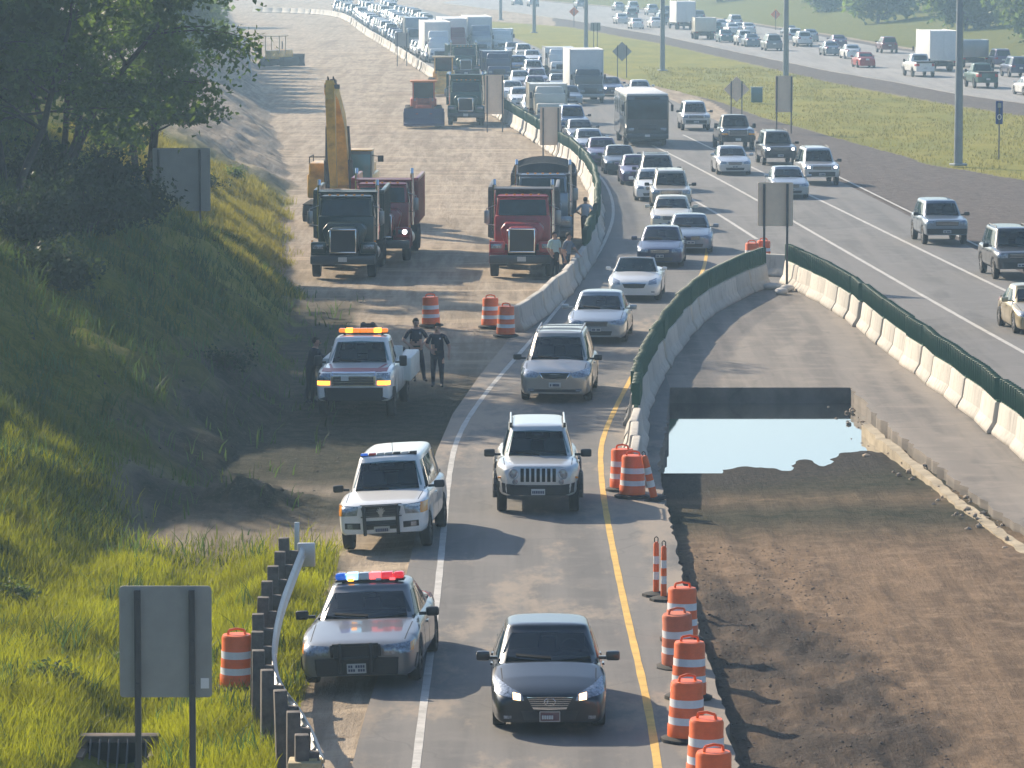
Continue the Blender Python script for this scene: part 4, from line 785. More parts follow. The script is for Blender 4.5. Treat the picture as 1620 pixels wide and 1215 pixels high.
def pane(mb, a, b, c, d, th=.02, mi=0):              # a flat pane with thickness from four corners
    a, b, c, d = map(Vector, (a, b, c, d)); n = (b - a).cross(d - a).normalized() * th
    return mb.raw([a, b, c, d, a + n, b + n, c + n, d + n], [(0, 1, 2, 3), (7, 6, 5, 4), (0, 4, 5, 1), (1, 5, 6, 2), (2, 6, 7, 3), (3, 7, 4, 0)], mi)
def T_dump(name='dump_truck', boxm='paint', tarp=False, boxh=1.75, lit=False):
    t = Tmpl(name); PM = PDEF; BX = PDEF if boxm == 'paint' else MATS[boxm]
    # hood: front y -1.0, tapered; fenders arch the front wheels
    hd = MB(); hd.prism([(-.50, .95), (.50, .95), (.56, 1.72), (.40, 1.86), (-.40, 1.86), (-.56, 1.72)], -1.0, -.2, bev=.05)
    hd.prism([(-.58, .95), (.58, .95), (.80, 1.74), (.62, 1.96), (-.62, 1.96), (-.80, 1.74)], -.2, 1.05, bev=.05); t.add('hood', hd.mesh('hood', PM))
    for s in (-1, 1):
        fm = MB(); arc = [(y_, z_) for y_, z_ in [(.66 * math.cos(a), .55 + .70 * math.sin(a)) for a in np.linspace(-.05, math.pi + .05, 10)]]; inn = [(y_ * .9, .55 + (z_ - .55) * .9) for y_, z_ in arc]
        fm.prism(arc + inn[::-1], s * .52, s * 1.20, plane='YZ', bev=.03); fm.box((s * .90, -.70, 1.12), (.56, .22, .42), 0, bev=.05); t.add('fender', fm.mesh('fender', PM))
        t.add('headlight', MB().box((s * .93, -.83, 1.16), (.40, .05, .17), 0, bev=.02).mesh('headlight', MATS['lamp_glass']))
        if lit and s == 1: t.add('lit_headlight', MB().lathe([(.09, 0), (.08, -.03), (0, -.035)], 14, c=(.98, -.85, 1.16), axis='Y', cap=False).mesh('lit_headlight', MATS['lamp_white']))
        t.add('marker_lamp', MB().box((s * 1.15, -.45, 1.34), (.08, .1, .07), 0, bev=.02).mesh('marker_lamp', MATS['lamp_amber']))
    t.add('grille', MB().box((0, -1.02, 1.38), (.86, .05, .80), 0).mesh('grille', MATS['grille_dark']))
    gf = MB().box((0, -1.04, 1.80), (.98, .07, .05), 0, bev=.012).box((0, -1.04, .97), (.98, .07, .05), 0, bev=.012).box((-.465, -1.04, 1.385), (.05, .07, .80), 0, bev=.012).box((.465, -1.04, 1.385), (.05, .07, .80), 0, bev=.012); t.add('grille_frame', gf.mesh('grille_frame', MATS['chrome']))
    t.add('bumper', MB().box((0, -1.12, .70), (2.36, .16, .32), 0, bev=.05).mesh('bumper', MATS['bumper_dark'])); t.add('license_plate', MB().box((0, -1.22, .72), (.32, .02, .17)).mesh('license_plate', MATS['plate']))
    t.add('hood_lettering', MB().box((0, -.62, 1.905), (.5, .02, .09), rot=(-1.3, 0, 0)).mesh('hood_lettering', MATS['plate_dark'])) if False else None
    # cab
    cb = MB(); cb.box((0, 1.75, 1.55), (2.06, 1.5, 1.25), 0, bev=.08).box((0, 1.80, 2.42), (2.02, 1.36, .95), 0, bev=.10, top=(.93, .86), topoff=(0, .06)); c_ = t.add('cab', cb.mesh('cab', PM))
    t.add('windshield', pane(MB(), (-.90, 1.06, 2.06), (.90, 1.06, 2.06), (.84, 1.18, 2.74), (-.84, 1.18, 2.74), -.03).mesh('windshield', MATS['glass_dark']), c_)
    for s in (-1, 1): t.add('side_window', pane(MB(), (s * 1.03, 1.3, 2.08), (s * 1.03, 2.2, 2.08), (s * .975, 2.2, 2.70), (s * .975, 1.36, 2.70), .02 * s).mesh('side_window', MATS['glass_dark']), c_)
    t.add('sun_visor', MB().box((0, .98, 2.86), (1.9, .30, .05), 0, rot=(-.2, 0, 0), bev=.015).mesh('sun_visor', PM), c_)
    for i in (-2, -1, 0, 1, 2): t.add('roof_lamp', MB().box((i * .3, 1.28, 2.93), (.1, .1, .06), 0, bev=.02).mesh('roof_lamp', MATS['lamp_amber']), c_)
    for s in (-1, 1):
        t.add('exhaust_stack', MB().cyl((s * 1.08, 2.66, 1.2), (s * 1.08, 2.66, 3.2), .075, n=10).cyl((s * 1.08, 2.66, 3.2), (s * 1.08, 2.74, 3.4), .065, n=10).cyl((s * 1.08, 2.66, 1.5), (s * 1.08, 2.66, 2.5), .105, n=10).mesh('exhaust_stack', MATS['chrome']))
        t.add('side_mirror', MB().box((s * 1.32, .98, 2.12), (.20, .08, .48), 0, bev=.03).tube([(s * 1.0, 1.2, 2.55), (s * 1.34, 1.0, 2.42), (s * 1.34, 1.0, 1.85), (s * 1.0, 1.2, 1.8)], .016, 5).mesh('side_mirror', MATS['mirror_steel']))
        t.add('fuel_tank', MB().cyl((s * .92, 1.3, .75), (s * .92, 2.6, .75), .28, n=14).mesh('fuel_tank', MATS['mirror_steel']))
    t.add('chassis', MB().box((0, 3.4, .85), (.9, 8.4, .3)).box((0, 1.0, .95), (1.5, 3.0, .5)).mesh('chassis', MATS['under']))
    # dump box with ribs, front wall and cab guard
    z0, z1, y0, y1 = 1.20, 1.20 + boxh, 3.0, 7.9; bx = MB()
    bx.box((0, (y0 + y1) / 2, z0 + .06), (2.4, y1 - y0, .12)).box((0, y0 + .05, (z0 + z1) / 2), (2.5, .10, z1 - z0)).box((0, y1, (z0 + z1) / 2 - .1), (2.44, .10, z1 - z0 - .2))
    for s in (-1, 1):
        bx.box((s * 1.22, (y0 + y1) / 2, (z0 + z1) / 2), (.08, y1 - y0, z1 - z0)).box((s * 1.25, (y0 + y1) / 2, z1), (.14, y1 - y0 + .1, .14), bev=.03)
        for k in range(6): bx.box((s * 1.28, y0 + .1 + k * .92, (z0 + z1) / 2), (.10, .12, z1 - z0 - .05))
    bx.box((0, y0, z1), (2.64, .14, .14), bev=.03).box((0, y0 - .35, z1 + .02), (2.2, .8, .06))
    for x in (-.8, 0, .8): bx.box((x, y0 - .03, (z0 + z1) / 2), (.10, .08, z1 - z0 - .1))
    b_ = t.add('dump_box', bx.mesh('dump_box', BX))
    if tarp:
        tp = MB(); n_ = 12; pr = [(1.26 * math.cos(a), z1 + .05 + .42 * math.sin(a) ** 1.0) for a in np.linspace(0, math.pi, n_)]
        tp.prism(pr + [(-1.26, z1 - .12), (1.26, z1 - .12)], y0 - .02, y1); 
        for k in range(6): 
            yy = y0 + .3 + k * .9
            tp.tube([(x * 1.01, yy, z + .01) for x, z in pr], .025, 5)
        t.add('tarp', tp.mesh('tarp', MATS['tarp_grey']), b_)
    else: t.add('load', MB().prism([(-1.15, z1 - .5), (-.5, z1 - .15), (.4, z1 - .2), (1.15, z1 - .5), (1.15, z1 - .8), (-1.15, z1 - .8)], y0 + .2, y1 - .2).mesh('load', MATS['load_dirt']), b_)
    wheels(t, 2.36, [0], .52, .30, 'steel_wheel'); wheels(t, 2.44, [5.0, 6.35], .52, .55, 'steel_wheel'); return t
mat('bumper_dark', (.05, .06, .07), .4, metal=.3); mat('mirror_steel', (.30, .31, .32), .35, metal=.7); mat('tarp_grey', (.05, .06, .065), .8, vary=.3, scale=1.5); mat('load_dirt', (.18, .14, .10), .95, vary=.3); mat('box_grey', (.09, .095, .105), .5, vary=.2); mat('box_white', (.68, .68, .66), .5, vary=.05)
def T_bus():
    t = Tmpl('bus'); W = 2.55; bd = MB().box((0, 4.2, 1.75), (W, 10.4, 2.55), 0, bev=.12); b_ = t.add('body', bd.mesh('body', PDEF)); t.add('roof', MB().box((0, 4.2, 3.06), (W - .1, 10.2, .16), bev=.07).mesh('roof', MATS['box_white']), b_)
    t.add('windshield', MB().box((0, -1.005, 2.2), (W - .24, .05, 1.15), bev=.02).mesh('windshield', MATS['glass_dark']), b_); t.add('destination_board', MB().box((0, -1.02, 2.88), (1.5, .04, .16), bev=.01).mesh('destination_board', MATS['grille_dark']), b_)
    t.add('grille', MB().box((0, -1.02, 1.15), (1.1, .04, .3), bev=.01).mesh('grille', MATS['grille_dark'])); t.add('bumper', MB().box((0, -1.06, .62), (W - .04, .16, .3), bev=.05).mesh('bumper', MATS['bumper_dark']))
    for s in (-1, 1):
        t.add('headlight', MB().box((s * .95, -1.01, 1.02), (.34, .05, .18), bev=.02).mesh('headlight', MATS['lamp_glass'])); t.add('side_mirror', MB().box((s * 1.46, -1.1, 2.3), (.16, .1, .4), bev=.03).cyl((s * 1.2, -.98, 2.75), (s * 1.46, -1.1, 2.5), .02, n=5).mesh('side_mirror', MATS['black_trim']))
        for k in range(6): t.add('side_window', MB().box((s * 1.27, .6 + 1.5 * k, 2.2), (.03, 1.3, .85), bev=.01).mesh('side_window', MATS['glass_dark']), b_)
    t.add('license_plate', MB().box((0, -1.15, .66), (.3, .02, .14)).mesh('license_plate', MATS['plate'])); t.add('underbody', MB().box((0, 4.2, .5), (2.0, 9.6, .4)).mesh('underbody', MATS['under']))
    wheels(t, W, 6.0, .48, .3, 'steel_wheel', y0=1.2); return t
def T_boxtruck(name='box_truck', bl=6.0, bh=2.9, cabover=False, boxm='box_white', semi=False):
    t = Tmpl(name); PM = PDEF; W = 2.05
    cb = MB()
    if cabover: cb.box((0, .1, 1.55), (2.3, 2.0, 2.0), 0, bev=.12, top=(.96, .9), topoff=(0, .08)); wy0, wy1, wz0, wz1, ww = -.93, -.80, 1.55, 2.40, .95
    else:
        cb.box((0, -.15, 1.02), (W, 1.5, .80), 0, bev=.12, top=(.9, .96)).box((0, 1.25, 1.45), (W, 1.6, 1.2), 0, bev=.08).box((0, 1.35, 2.10), (W * .97, 1.35, .75), 0, bev=.12, top=(.88, .75), topoff=(0, .12)); wy0, wy1, wz0, wz1, ww = .66, .97, 1.74, 2.36, .88
    if semi: cb.box((0, 1.6, 2.6), (2.1, 1.2, 1.0), 0, bev=.15, top=(.9, .6), topoff=(0, .2))
    c_ = t.add('cab', cb.mesh('cab', PM))
    t.add('windshield', pane(MB(), (-ww, wy0, wz0), (ww, wy0, wz0), (ww * .92, wy1, wz1), (-ww * .92, wy1, wz1), -.04).mesh('windshield', MATS['glass_dark']), c_)
    gy = -.93 if not cabover else -.93; gzc = .98 if not cabover else 1.05
    t.add('grille', MB().box((0, gy, gzc), (1.0, .06, .42), 0, bev=.02).mesh('grille', MATS['grille_dark'])); t.add('bumper', MB().box((0, gy - .08, .58), (2.15, .16, .26), 0, bev=.05).mesh('bumper', MATS['mirror_steel']))
    for s in (-1, 1):
        t.add('headlight', MB().box((s * .76, gy, gzc - .05), (.30, .06, .2), 0, bev=.03).mesh('headlight', MATS['lamp_glass'])); t.add('side_mirror', MB().box((s * 1.24, wy0 + .1, 1.9), (.16, .08, .42), 0, bev=.03).box((s * 1.1, wy0 + .15, 1.9), (.2, .03, .03)).mesh('side_mirror', MATS['black_trim']))
        t.add('side_window', MB().box((s * (W / 2 if not cabover else 1.14), (1.3 if not cabover else .2), 1.98), (.03, .8, .5), 0, bev=.01).mesh('side_window', MATS['glass_dark']), c_)
    yb = 2.2 if not semi else 3.4; yb = 1.2 if cabover else yb; bz = 1.0 if not semi else 1.15
    bx = MB().box((0, yb + bl / 2, bz + bh / 2), (2.5, bl, bh), 0, bev=.03)
    for s in (-1, 1):
        for z in (bz, bz + bh): bx.box((s * 1.24, yb + bl / 2, z), (.06, bl + .02, .09), 0)
        for y in (yb, yb + bl): bx.box((s * 1.23, y, bz + bh / 2), (.08, .08, bh), 0)
    b_ = t.add('cargo_box', bx.mesh('cargo_box', MATS[boxm] if boxm != 'paint' else PM))
    dr = MB().box((-.6, yb + bl + .02, bz + bh / 2), (1.15, .03, bh - .25), 0, bev=.01).box((.6, yb + bl + .02, bz + bh / 2), (1.15, .03, bh - .25), 0, bev=.01); t.add('rear_door', dr.mesh('rear_door', MATS[boxm] if boxm != 'paint' else PM), b_)
    for s in (-1, 1): t.add('taillight', MB().box((s * 1.05, yb + bl + .03, bz - .12), (.24, .04, .12)).mesh('taillight', MATS['lamp_red']))
    t.add('chassis', MB().box((0, (yb + bl) / 2, .78), (.9, yb + bl, .34)).box((0, yb + bl - .1, .55), (2.2, .1, .14)).mesh('chassis', MATS['under']))
    wheels(t, W + .1, [0], .46, .26, 'steel_wheel'); wheels(t, 2.4, [yb + bl - 1.7] + ([yb + bl - 3.0, 3.2] if semi else []), .46, .5, 'steel_wheel'); t.len = yb + bl; return t
# ------------------------------------------------------------------ barriers, drums, signs, poles, guardrail
mat('stone', (.11, .085, .07), .9, vary=.5, scale=3); 
m, t, p = nodes('concrete'); MATS['concrete'] = m; g = NG(m); oi_ = g.n('ShaderNodeObjectInfo'); P = g.pos(); n1 = g.noise(P, 1.6, 8, .7); n2 = g.noise(g.mapv(P, (5, 5, .5)), 1, 5, .7); sz_ = g.n('ShaderNodeSeparateXYZ'); g.L(P, sz_.inputs[0])
c = g.mix(g.rng(oi_.outputs['Random'], 0, 1), (.54, .50, .44), (.42, .40, .36)); c = g.mix(g.rng(n1, .5, .72, 0, .55), c, (.27, .25, .225)); c = g.mix(g.rng(n2, .5, .68, 0, .6), c, (.24, .22, .2)); c = g.mix(g.rng(g.math('ADD', sz_.outputs['Z'], g.math('MULTIPLY', n1, .5)), .45, .22, 0, .55), c, (.2, .165, .13))
g.L(c, g.p.inputs['Base Color']); g.p.inputs['Roughness'].default_value = .88; g.bump(g.noise(P, 14, 5), .5, .02)
mat('concrete_pale', (.56, .53, .49), .85, vary=.15, scale=1.5); mat('screen_green', (.02, .095, .06), .55, vary=.15, scale=4)
mat('drum_orange', (.78, .13, .02), .45, vary=.16, scale=5); mat('drum_white', (.66, .66, .66), .4, vary=.12, scale=6); mat('drum_faded', (.55, .14, .06), .6, vary=.2, scale=5)
mat('sign_back', (.33, .33, .32), .5, metal=.25, vary=.12, scale=1.5); mat('sign_tan', (.80, .62, .45), .6, vary=.1, scale=2); mat('post_steel', (.11, .11, .115), .55, metal=.4); mat('wood', (.11, .095, .085), .85, vary=.35, scale=7, bump=.5); mat('wood_pale', (.42, .34, .2), .8, vary=.3, scale=6); mat('galv', (.50, .51, .52), .4, metal=.55, vary=.12, scale=3)
mat('sign_orange', (.85, .22, .06), .5); mat('sign_blue', (.01, .05, .25), .45); mat('white_paint', (.75, .75, .75), .5)
mat('pole_steel', (.26, .29, .31), .45, metal=.5, vary=.1, scale=1)
prof = [(-.30, 0), (-.30, .075), (-.165, .30), (-.10, .79), (-.07, .81), (.07, .81), (.10, .79), (.165, .30), (.30, .075), (.30, 0)]
BARM = MB().prism(prof, -1.465, 1.465, bev=.02).mesh('concrete_barrier', MATS['concrete'], 25)
def screenmesh():
    mb = MB().box((0, 0, .835), (.10, 2.98, .05))
    for k in range(8): mb.box((0, -1.32 + k * .378, 1.13), (.035, .24, .56), rot=(0, 0, 1.05), bev=.008, seg=1)
    return mb.mesh('glare_screen', MATS['screen_green'])
SCRM = screenmesh()
def barrier_row(line, label, group, screen=lambda i, p: True, step=3.04, jitter=.035, z=0):
    pts = resample(line, step)
    for i, (a, b) in enumerate(zip(pts[:-1], pts[1:])):
        c = (a + b) / 2; d = b - a; o = link('concrete_barrier', BARM, loc=(c.x + random.uniform(-1, 1) * jitter, c.y, z), rot=(0, 0, -math.atan2(d.x, d.y) + random.uniform(-1, 1) * jitter)); tag(o, label, 'barrier', group)
        if screen(i, c): link('glare_screen', SCRM, o)
barrier_row(LBAR, 'pale concrete barrier segment in the curving row between dirt haul road and queue', 'barriers between haul road and traffic queue', lambda i, p: 165 < p.y < 330)
barrier_row(MBAR, 'shaded concrete barrier segment with green screen curving along the ramp lane', 'barriers between ramp lane and dug out pit', lambda i, p: p.y > 109)
barrier_row(RBAR, 'sunlit concrete barrier segment with green screen between the old pavement and the highway', 'barriers between old pavement and highway')
o = link('concrete_barrier', BARM, loc=G(1231, 437) + Vector((0, 0, 0)), rot=(0, 0, .9)); tag(o, 'short grey concrete barrier closing the tip between the two green screened rows', 'barrier')

DR = Tmpl('traffic_drum')
def drum_t(mo, nm):
    T = Tmpl(nm); p = [(.0, .06), (.292, .06), (.292, .27), (.280, .285), (.280, .40), (.272, .415), (.272, .54), (.264, .555), (.264, .68), (.256, .695), (.256, .90), (.235, .945), (.0, .95)]
    mi = [0, 0, 0, 1, 0, 0, 0, 1, 0, 0, 0, 0]
    T.add('barrel', MB().lathe(p, 24, mis=mi, cap=False).mesh('barrel', [MATS[mo], MATS['drum_white']])); T.add('base', MB().lathe([(0, 0), (.40, 0), (.40, .05), (.31, .085), (0, .085)], 10, cap=False).mesh('base', MATS['rubber']))
    T.add('handle', MB().tube([(-.15, 0, .93), (-.13, 0, 1.02), (0, 0, 1.045), (.13, 0, 1.02), (.15, 0, .93)], .022, 6).mesh('handle', MATS[mo])); return T
DRUM, DRUMF = drum_t('drum_orange', 'traffic_drum'), drum_t('drum_faded', 'traffic_drum')
DRG = 'orange drums along the pit edge'
def drum(u, v, label, group=None, T=DRUM, rot=None, s=1): 
    p = G(u, v); z = gz(p.x, p.y) if group is None and p.x < -2 else 0
    o = spawn(T, label, 'traffic drum', (p.x, p.y, max(z, -.3) if z < -.06 else .0), rot or (random.uniform(-.03, .03), random.uniform(-.03, .03), random.uniform(-.6, .6)), group=group); o.scale = (s, s, s); return o
drum(1078, 1013, 'orange drum behind the two thin posts, farthest of the near row at the pit edge', DRG)
drum(1074, 1056, 'faded, dented orange drum with a tilted lid in the row at the pit edge', DRG, DRUMF, (.05, -.06, .3))
drum(1089, 1105, 'orange drum half hidden behind another, third along the pit edge row', DRG)
drum(1085, 1172, 'orange drum standing in the dark car shadow at the pit edge', DRG)
drum(1116, 1236, 'second nearest orange drum at the pit edge, cut by the bottom of the picture', DRG)
drum(1128, 1292, 'nearest orange drum, only its top showing at the bottom of the picture', DRG)
drum(1000, 787, 'shaded orange drum in front of the barrier end beside the yellow line', None)
drum(985, 776, 'sunlit orange drum peeking out left of another at the barrier end', None)
drum(682, 516, 'lone orange drum on the dirt behind the two standing officers')
drum(776, 518, 'orange drum left of a lower one near the end of the haul road barrier')
drum(800, 532, 'orange drum on a black base touching the end of the haul road barrier')
drum(375, 1068, 'orange drum in the grass behind the wooden guardrail posts')
drum(1189, 424, 'red-orange drum left of its neighbour behind the tip of the barriers'); drum(1207, 420, 'red-orange drum right of its neighbour, behind a sign post at the barrier tip')
def post(u, v, label, rot=(0, 0, 0), wide=1, nm='channelizer_post'):
    T = Tmpl(nm); r = .056 * wide; p = [(r, .05), (r, .32), (r, .32), (r, .47), (r, .47), (r * .97, .62), (r * .97, .62), (r * .95, .77), (r * .95, .77), (r * .9, 1.0), (r * .55, 1.04)]
    T.add('tube', MB().lathe(p, 14, mis=[0, 0, 1, 1, 0, 0, 1, 1, 0, 0]).mesh('tube', [MATS['drum_orange'], MATS['drum_white']])); T.add('base', MB().lathe([(0, 0), (.27, 0), (.27, .05), (.1, .09), (0, .09)], 8, cap=False).mesh('base', MATS['rubber']))
    T.add('handle', MB().tube([(-.03, 0, 1.03), (-.035, 0, 1.11), (0, 0, 1.14), (.035, 0, 1.11), (.03, 0, 1.03)], .010, 5).mesh('handle', MATS['rubber'])); spawn(T, label, 'traffic post', G(u, v), rot)
post(1038, 943, 'slim orange and white post on a black base, left of the two by the pit'); post(1050, 950, 'slim orange and white post on a black base, right of the two by the pit')
post(1036, 792, 'wide orange and white post leaning left against the drum at the barrier end', (0, -.24, .2), 1.5)

def sign(name, label, cat, base, posts, px, pz, pw, ph, panel='sign_back', diamond=False, rz=0, pr=.035, face=None, group=None):
    r = thing(name, label, cat, base, rz, group)
    if diamond: h = pw / math.sqrt(2); mb = MB().prism([(px, pz - h), (px + h, pz), (px, pz + h), (px - h, pz)], -.012, .012)
    else:
        rr = .05; c = []
        for sx, sz, a0 in ((1, 1, 0), (-1, 1, 90), (-1, -1, 180), (1, -1, 270)):
            for k in range(4): a = R(a0 + 30 * k); c.append((px + sx * (pw / 2 - rr) + rr * math.cos(a), pz + sz * (ph / 2 - rr) + rr * math.sin(a)))
        mb = MB().prism(c, -.012, .012)
    k = mb.build('panel', MATS[panel], r)
    for x in posts:
        top = pz + (ph / 2 - .05 if not diamond else pw * .45)
        m2 = MB().box((x, -.05, (top - .5) / 2), (pr * 1.6, .05, top + .5)).box((x - pr, -.055, (top - .5) / 2), (.012, .07, top + .5)).box((x + pr, -.055, (top - .5) / 2), (.012, .07, top + .5))
        for z in ((pz + ph * .38, pz, pz - ph * .38) if not diamond else (pz + .4, pz - .4)): m2.cyl((x, -.07, z), (x, -.1, z), .022, n=6)
        m2.build('post', MATS['post_steel'], r)
    return r, k
r_, k_ = sign('road_sign', 'large grey back of a road sign on two posts in the grass at lower left', 'road sign', G(265, 1379, 0) + Vector((0, 0, -.1)), (-.37, .355), 0, 3.22, 1.23, 1.50)
MB().box((.52, -.018, 2.66), (.11, .006, .14)).build('sticker', MATS['white_paint'], r_)
p = G(317, 375, 1.5); sign('road_sign', 'shaded blue-grey back of a wide sign on the hillside beside the tree', 'road sign', p + Vector((0, 0, -.0)), (0, -1.5), -.67, 2.1, 2.1, 2.3, panel='sign_back')
p = G(1226, 453); sign('road_sign', 'tan back of a sign on two dark posts at the tip of the barriers', 'road sign', p, (-.40, .42), 0, 2.93, 1.26, 1.56, 'sign_tan')
p = G(782, 208); sign('road_sign', 'tan sign back on posts beside the green truck at the barrier', 'road sign', p, (-.45, .52), 0, 2.35, 1.22, 2.5, 'sign_tan')
p = G(871, 247); sign('road_sign', 'tan sign back on posts above the tarped dump truck', 'road sign', p, (-.42, .43), 0, 1.7, 1.2, 2.15, 'sign_tan')
p.y += 0
p = G(1240, 210); sign('road_sign', 'pinkish tan sign back on tall posts in front of a lamp pole in the median', 'road sign', p, (-.46, .46), 0, 2.45, 1.1, 2.3, 'sign_tan')
p = G(1165, 192); sign('diamond_sign', 'grey back of a diamond sign beside the dark utility box in the median', 'road sign', p, (-.36, .36), 0, 2.15, 1.22, 1.22, 'sign_tan', True)
p = G(984, 121); sign('diamond_sign', 'hazy back of a diamond sign behind the white box truck', 'road sign', p, (-.40, .40), 0, 2.2, 1.22, 1.22, 'sign_back', True)
p = G(942, 77); sign('diamond_sign', 'small hazy sign back in the median near the top', 'road sign', p, (-.2, .2), 0, 2.4, 1.1, .9, 'sign_back')
p = G(636, 104); sign('road_sign', 'hazy grey sign back on posts at the far barrier', 'road sign', p, (-.45, .45), 0, 2.5, 1.35, 1.3, 'sign_back')
p = G(1227, 47); sign('diamond_sign', 'pale red diamond work sign, right of the two in the haze', 'road sign', p, (0,), 0, 2.0, .95, .95, 'sign_orange', True); p = G(908, 42); sign('diamond_sign', 'pale red diamond work sign, left of the two in the haze', 'road sign', p, (0,), 0, 2.0, .95, .95, 'sign_orange', True)
p = G(1580, 250); r_, k_ = sign('mile_marker', 'tall blue mile marker on a thin post in the median grass', 'road sign', p, (0,), 0, 2.55, .40, 1.3, 'sign_blue', pr=.03)
MB().box((0, -.11, 2.95), (.2, .006, .26)).build('marker_plate', MATS['pole_steel'], r_); rg_ = MB()
for k in range(12): a, b = math.pi * 2 * k / 12, math.pi * 2 * (k + 1) / 12; rg_.cyl((.10 * math.cos(a), -.11, 2.3 + .14 * math.sin(a)), (.10 * math.cos(b), -.11, 2.3 + .14 * math.sin(b)), .022, n=5)
rg_.build('marker_ring', MATS['white_paint'], r_)
p = G(1197, 162); b_ = MB().box((0, 0, .55), (.85, .7, 1.1), 0, bev=.05).box((0, 0, 1.12), (.95, .8, .06)).build('utility_box', MATS['paint_teal'] if 'paint_teal' in MATS else paint('teal'), loc=p + Vector((0, 0, .0))); tag(b_, 'dark blue-green utility box beside the diamond sign in the median', 'utility box')

PT = Tmpl('lamp_pole'); PT.add('pole', MB().lathe([(.24, 0), (.235, 1), (.19, 7), (.13, 14.2)], 16).mesh('pole', MATS['pole_steel'])); PT.add('base_flange', MB().box((0, 0, .06), (.75, .75, .12), bev=.02).mesh('base_flange', MATS['pole_steel'])); k = PT.add('arm', MB().tube([(0, 0, 14.1), (.8, 0, 14.6), (2.4, 0, 14.8)], .05, 8).mesh('arm', MATS['pole_steel'])); PT.add('luminaire', MB().box((2.6, 0, 14.78), (.8, .3, .14), bev=.05).mesh('luminaire', MATS['galv']), k)
for (u, v), lab in (((1516, 262), 'tall thick grey lamp pole nearest in the median, by the blue mile marker'), ((1243, 150), 'tall grey lamp pole behind the pinkish tan sign back'), ((1048, 112), 'grey lamp pole right of the hazy diamond sign'), ((927, 77), 'hazy lamp pole above the white box truck'), ((845, 52), 'faint lamp pole in the haze, second from the left'), ((792, 32), 'faintest lamp pole, leftmost in the haze')):
    spawn(PT, lab, 'lamp pole', G(u, v), (0, 0, .3), group='lamp poles along the median')

# guardrail: galvanised beam, wooden posts
GR = [(u, v) for u, v in [(510, 1197), (497, 1160), (473, 1117), (443, 1080), (433, 1043), (437, 997), (447, 953), (467, 900), (480, 867)]]
rail = smoothpl([G(u, v, .72) for u, v in GR], 2)
gr = thing('guardrail', 'curved metal guardrail on wooden posts between the grass and the police car', 'guardrail', (rail[0].x, rail[0].y, 0)); base = gr.location.copy()
wp = [(-.035, -.155), (0, -.12), (.035, -.075), (.035, -.04), (0, 0), (.035, .04), (.035, .075), (0, .12), (-.035, .155)]; vs, fs = [], []
for i, q_ in enumerate(rail):
    a, b = rail[max(i - 1, 0)], rail[min(i + 1, len(rail) - 1)]; tt = (b - a).normalized(); n_ = Vector((tt.y, -tt.x, 0))
    for sgn in (0, -.012): vs += [q_ - base + n_ * (x + sgn) + Vector((0, 0, z - .12)) for x, z in wp]
    if i:
        m_ = len(wp)
        for L_ in (0, m_):
            for j in range(m_ - 1): a0 = (i - 1) * 2 * m_ + L_ + j; b0 = i * 2 * m_ + L_ + j; fs.append((a0, a0 + 1, b0 + 1, b0))
MB().raw(vs, fs).build('rail_beam', MATS['galv'], gr)
for i, q_ in enumerate(resample(rail, 1.9)):
    j = min(range(len(rail)), key=lambda k: (rail[k] - q_).length); a, b = rail[max(j - 1, 0)], rail[min(j + 1, len(rail) - 1)]; tt = (b - a).normalized(); n_ = Vector((tt.y, -tt.x, 0)); c = q_ - base
    ang = -math.atan2(tt.x, tt.y)
    MB().box(c - n_ * .30 + Vector((0, 0, -.42)), (.20, .20, 1.5), 0, bev=.012, rot=(0, random.uniform(-.03, .03), ang)).box(c - n_ * .13 + Vector((0, 0, -.1)), (.17, .15, .36), 0, bev=.01, rot=(0, 0, ang)).build('post', MATS['wood'], gr)
MB().box(rail[-1] - base + Vector((.05, .15, -.15)), (.34, .12, .46), bev=.02).build('end_terminal', MATS['galv'], gr)
p = G(470, 893); o = MB().box((0, 0, .35), (.10, .08, 1.0), bev=.01).build('marker_post', MATS['galv'], loc=(p.x, p.y, 0)); tag(o, 'thin pale post standing at the far end of the guardrail', 'post')
p = G(483, 1275); o = MB().box((0, 0, .30), (.48, .5, .95), bev=.02).box((.05, -.0, .79), (.26, .2, .04)).build('concrete_block', MATS['wood_pale'], loc=(p.x, p.y, -.1)); tag(o, 'cream block at the near end of the guardrail at the bottom edge', 'block')
# drain headwall with grate in the ditch
dw = thing('drain_inlet', 'dark drain inlet with steel bars in the grassy ditch', 'drain', (-6.35, 70.2, -.98)); MB().box((0, .5, .35), (1.3, .3, .5), bev=.03).box((-.6, 0, .2), (.16, .9, .4)).box((.6, 0, .2), (.16, .9, .4)).box((0, -.3, -.12), (1.1, 1.0, .1)).build('headwall', MATS['stone'], dw); bars = MB().box((0, .33, .24), (1.0, .04, .5), 1)
for k in range(7): bars.cyl((-.45 + .15 * k, .30, .55), (-.45 + .15 * k, -.3, .0), .016, n=6)
bars.build('grate', [MATS['post_steel'], MATS['under']], dw)
for (u, v), lab in (((1222, 458), 'pale sandbag at the foot of the left sign post at the barrier tip'), ((1245, 461), 'pale sandbag at the foot of the right sign post at the barrier tip'), ((1236, 466), 'pale sandbag lying between the two sign posts at the barrier tip')):
    bm = bmesh.new(); bmesh.ops.create_icosphere(bm, subdivisions=3, radius=.3)
    for v_ in bm.verts: v_.co = Vector((v_.co.x * 1.2, v_.co.y * .8, v_.co.z * .45 + .11))
    o = MB().add(bm).build('sandbag', MATS['concrete_pale'], loc=G(u, v), rot=(0, 0, u), smooth=180); tag(o, lab, 'sandbag')
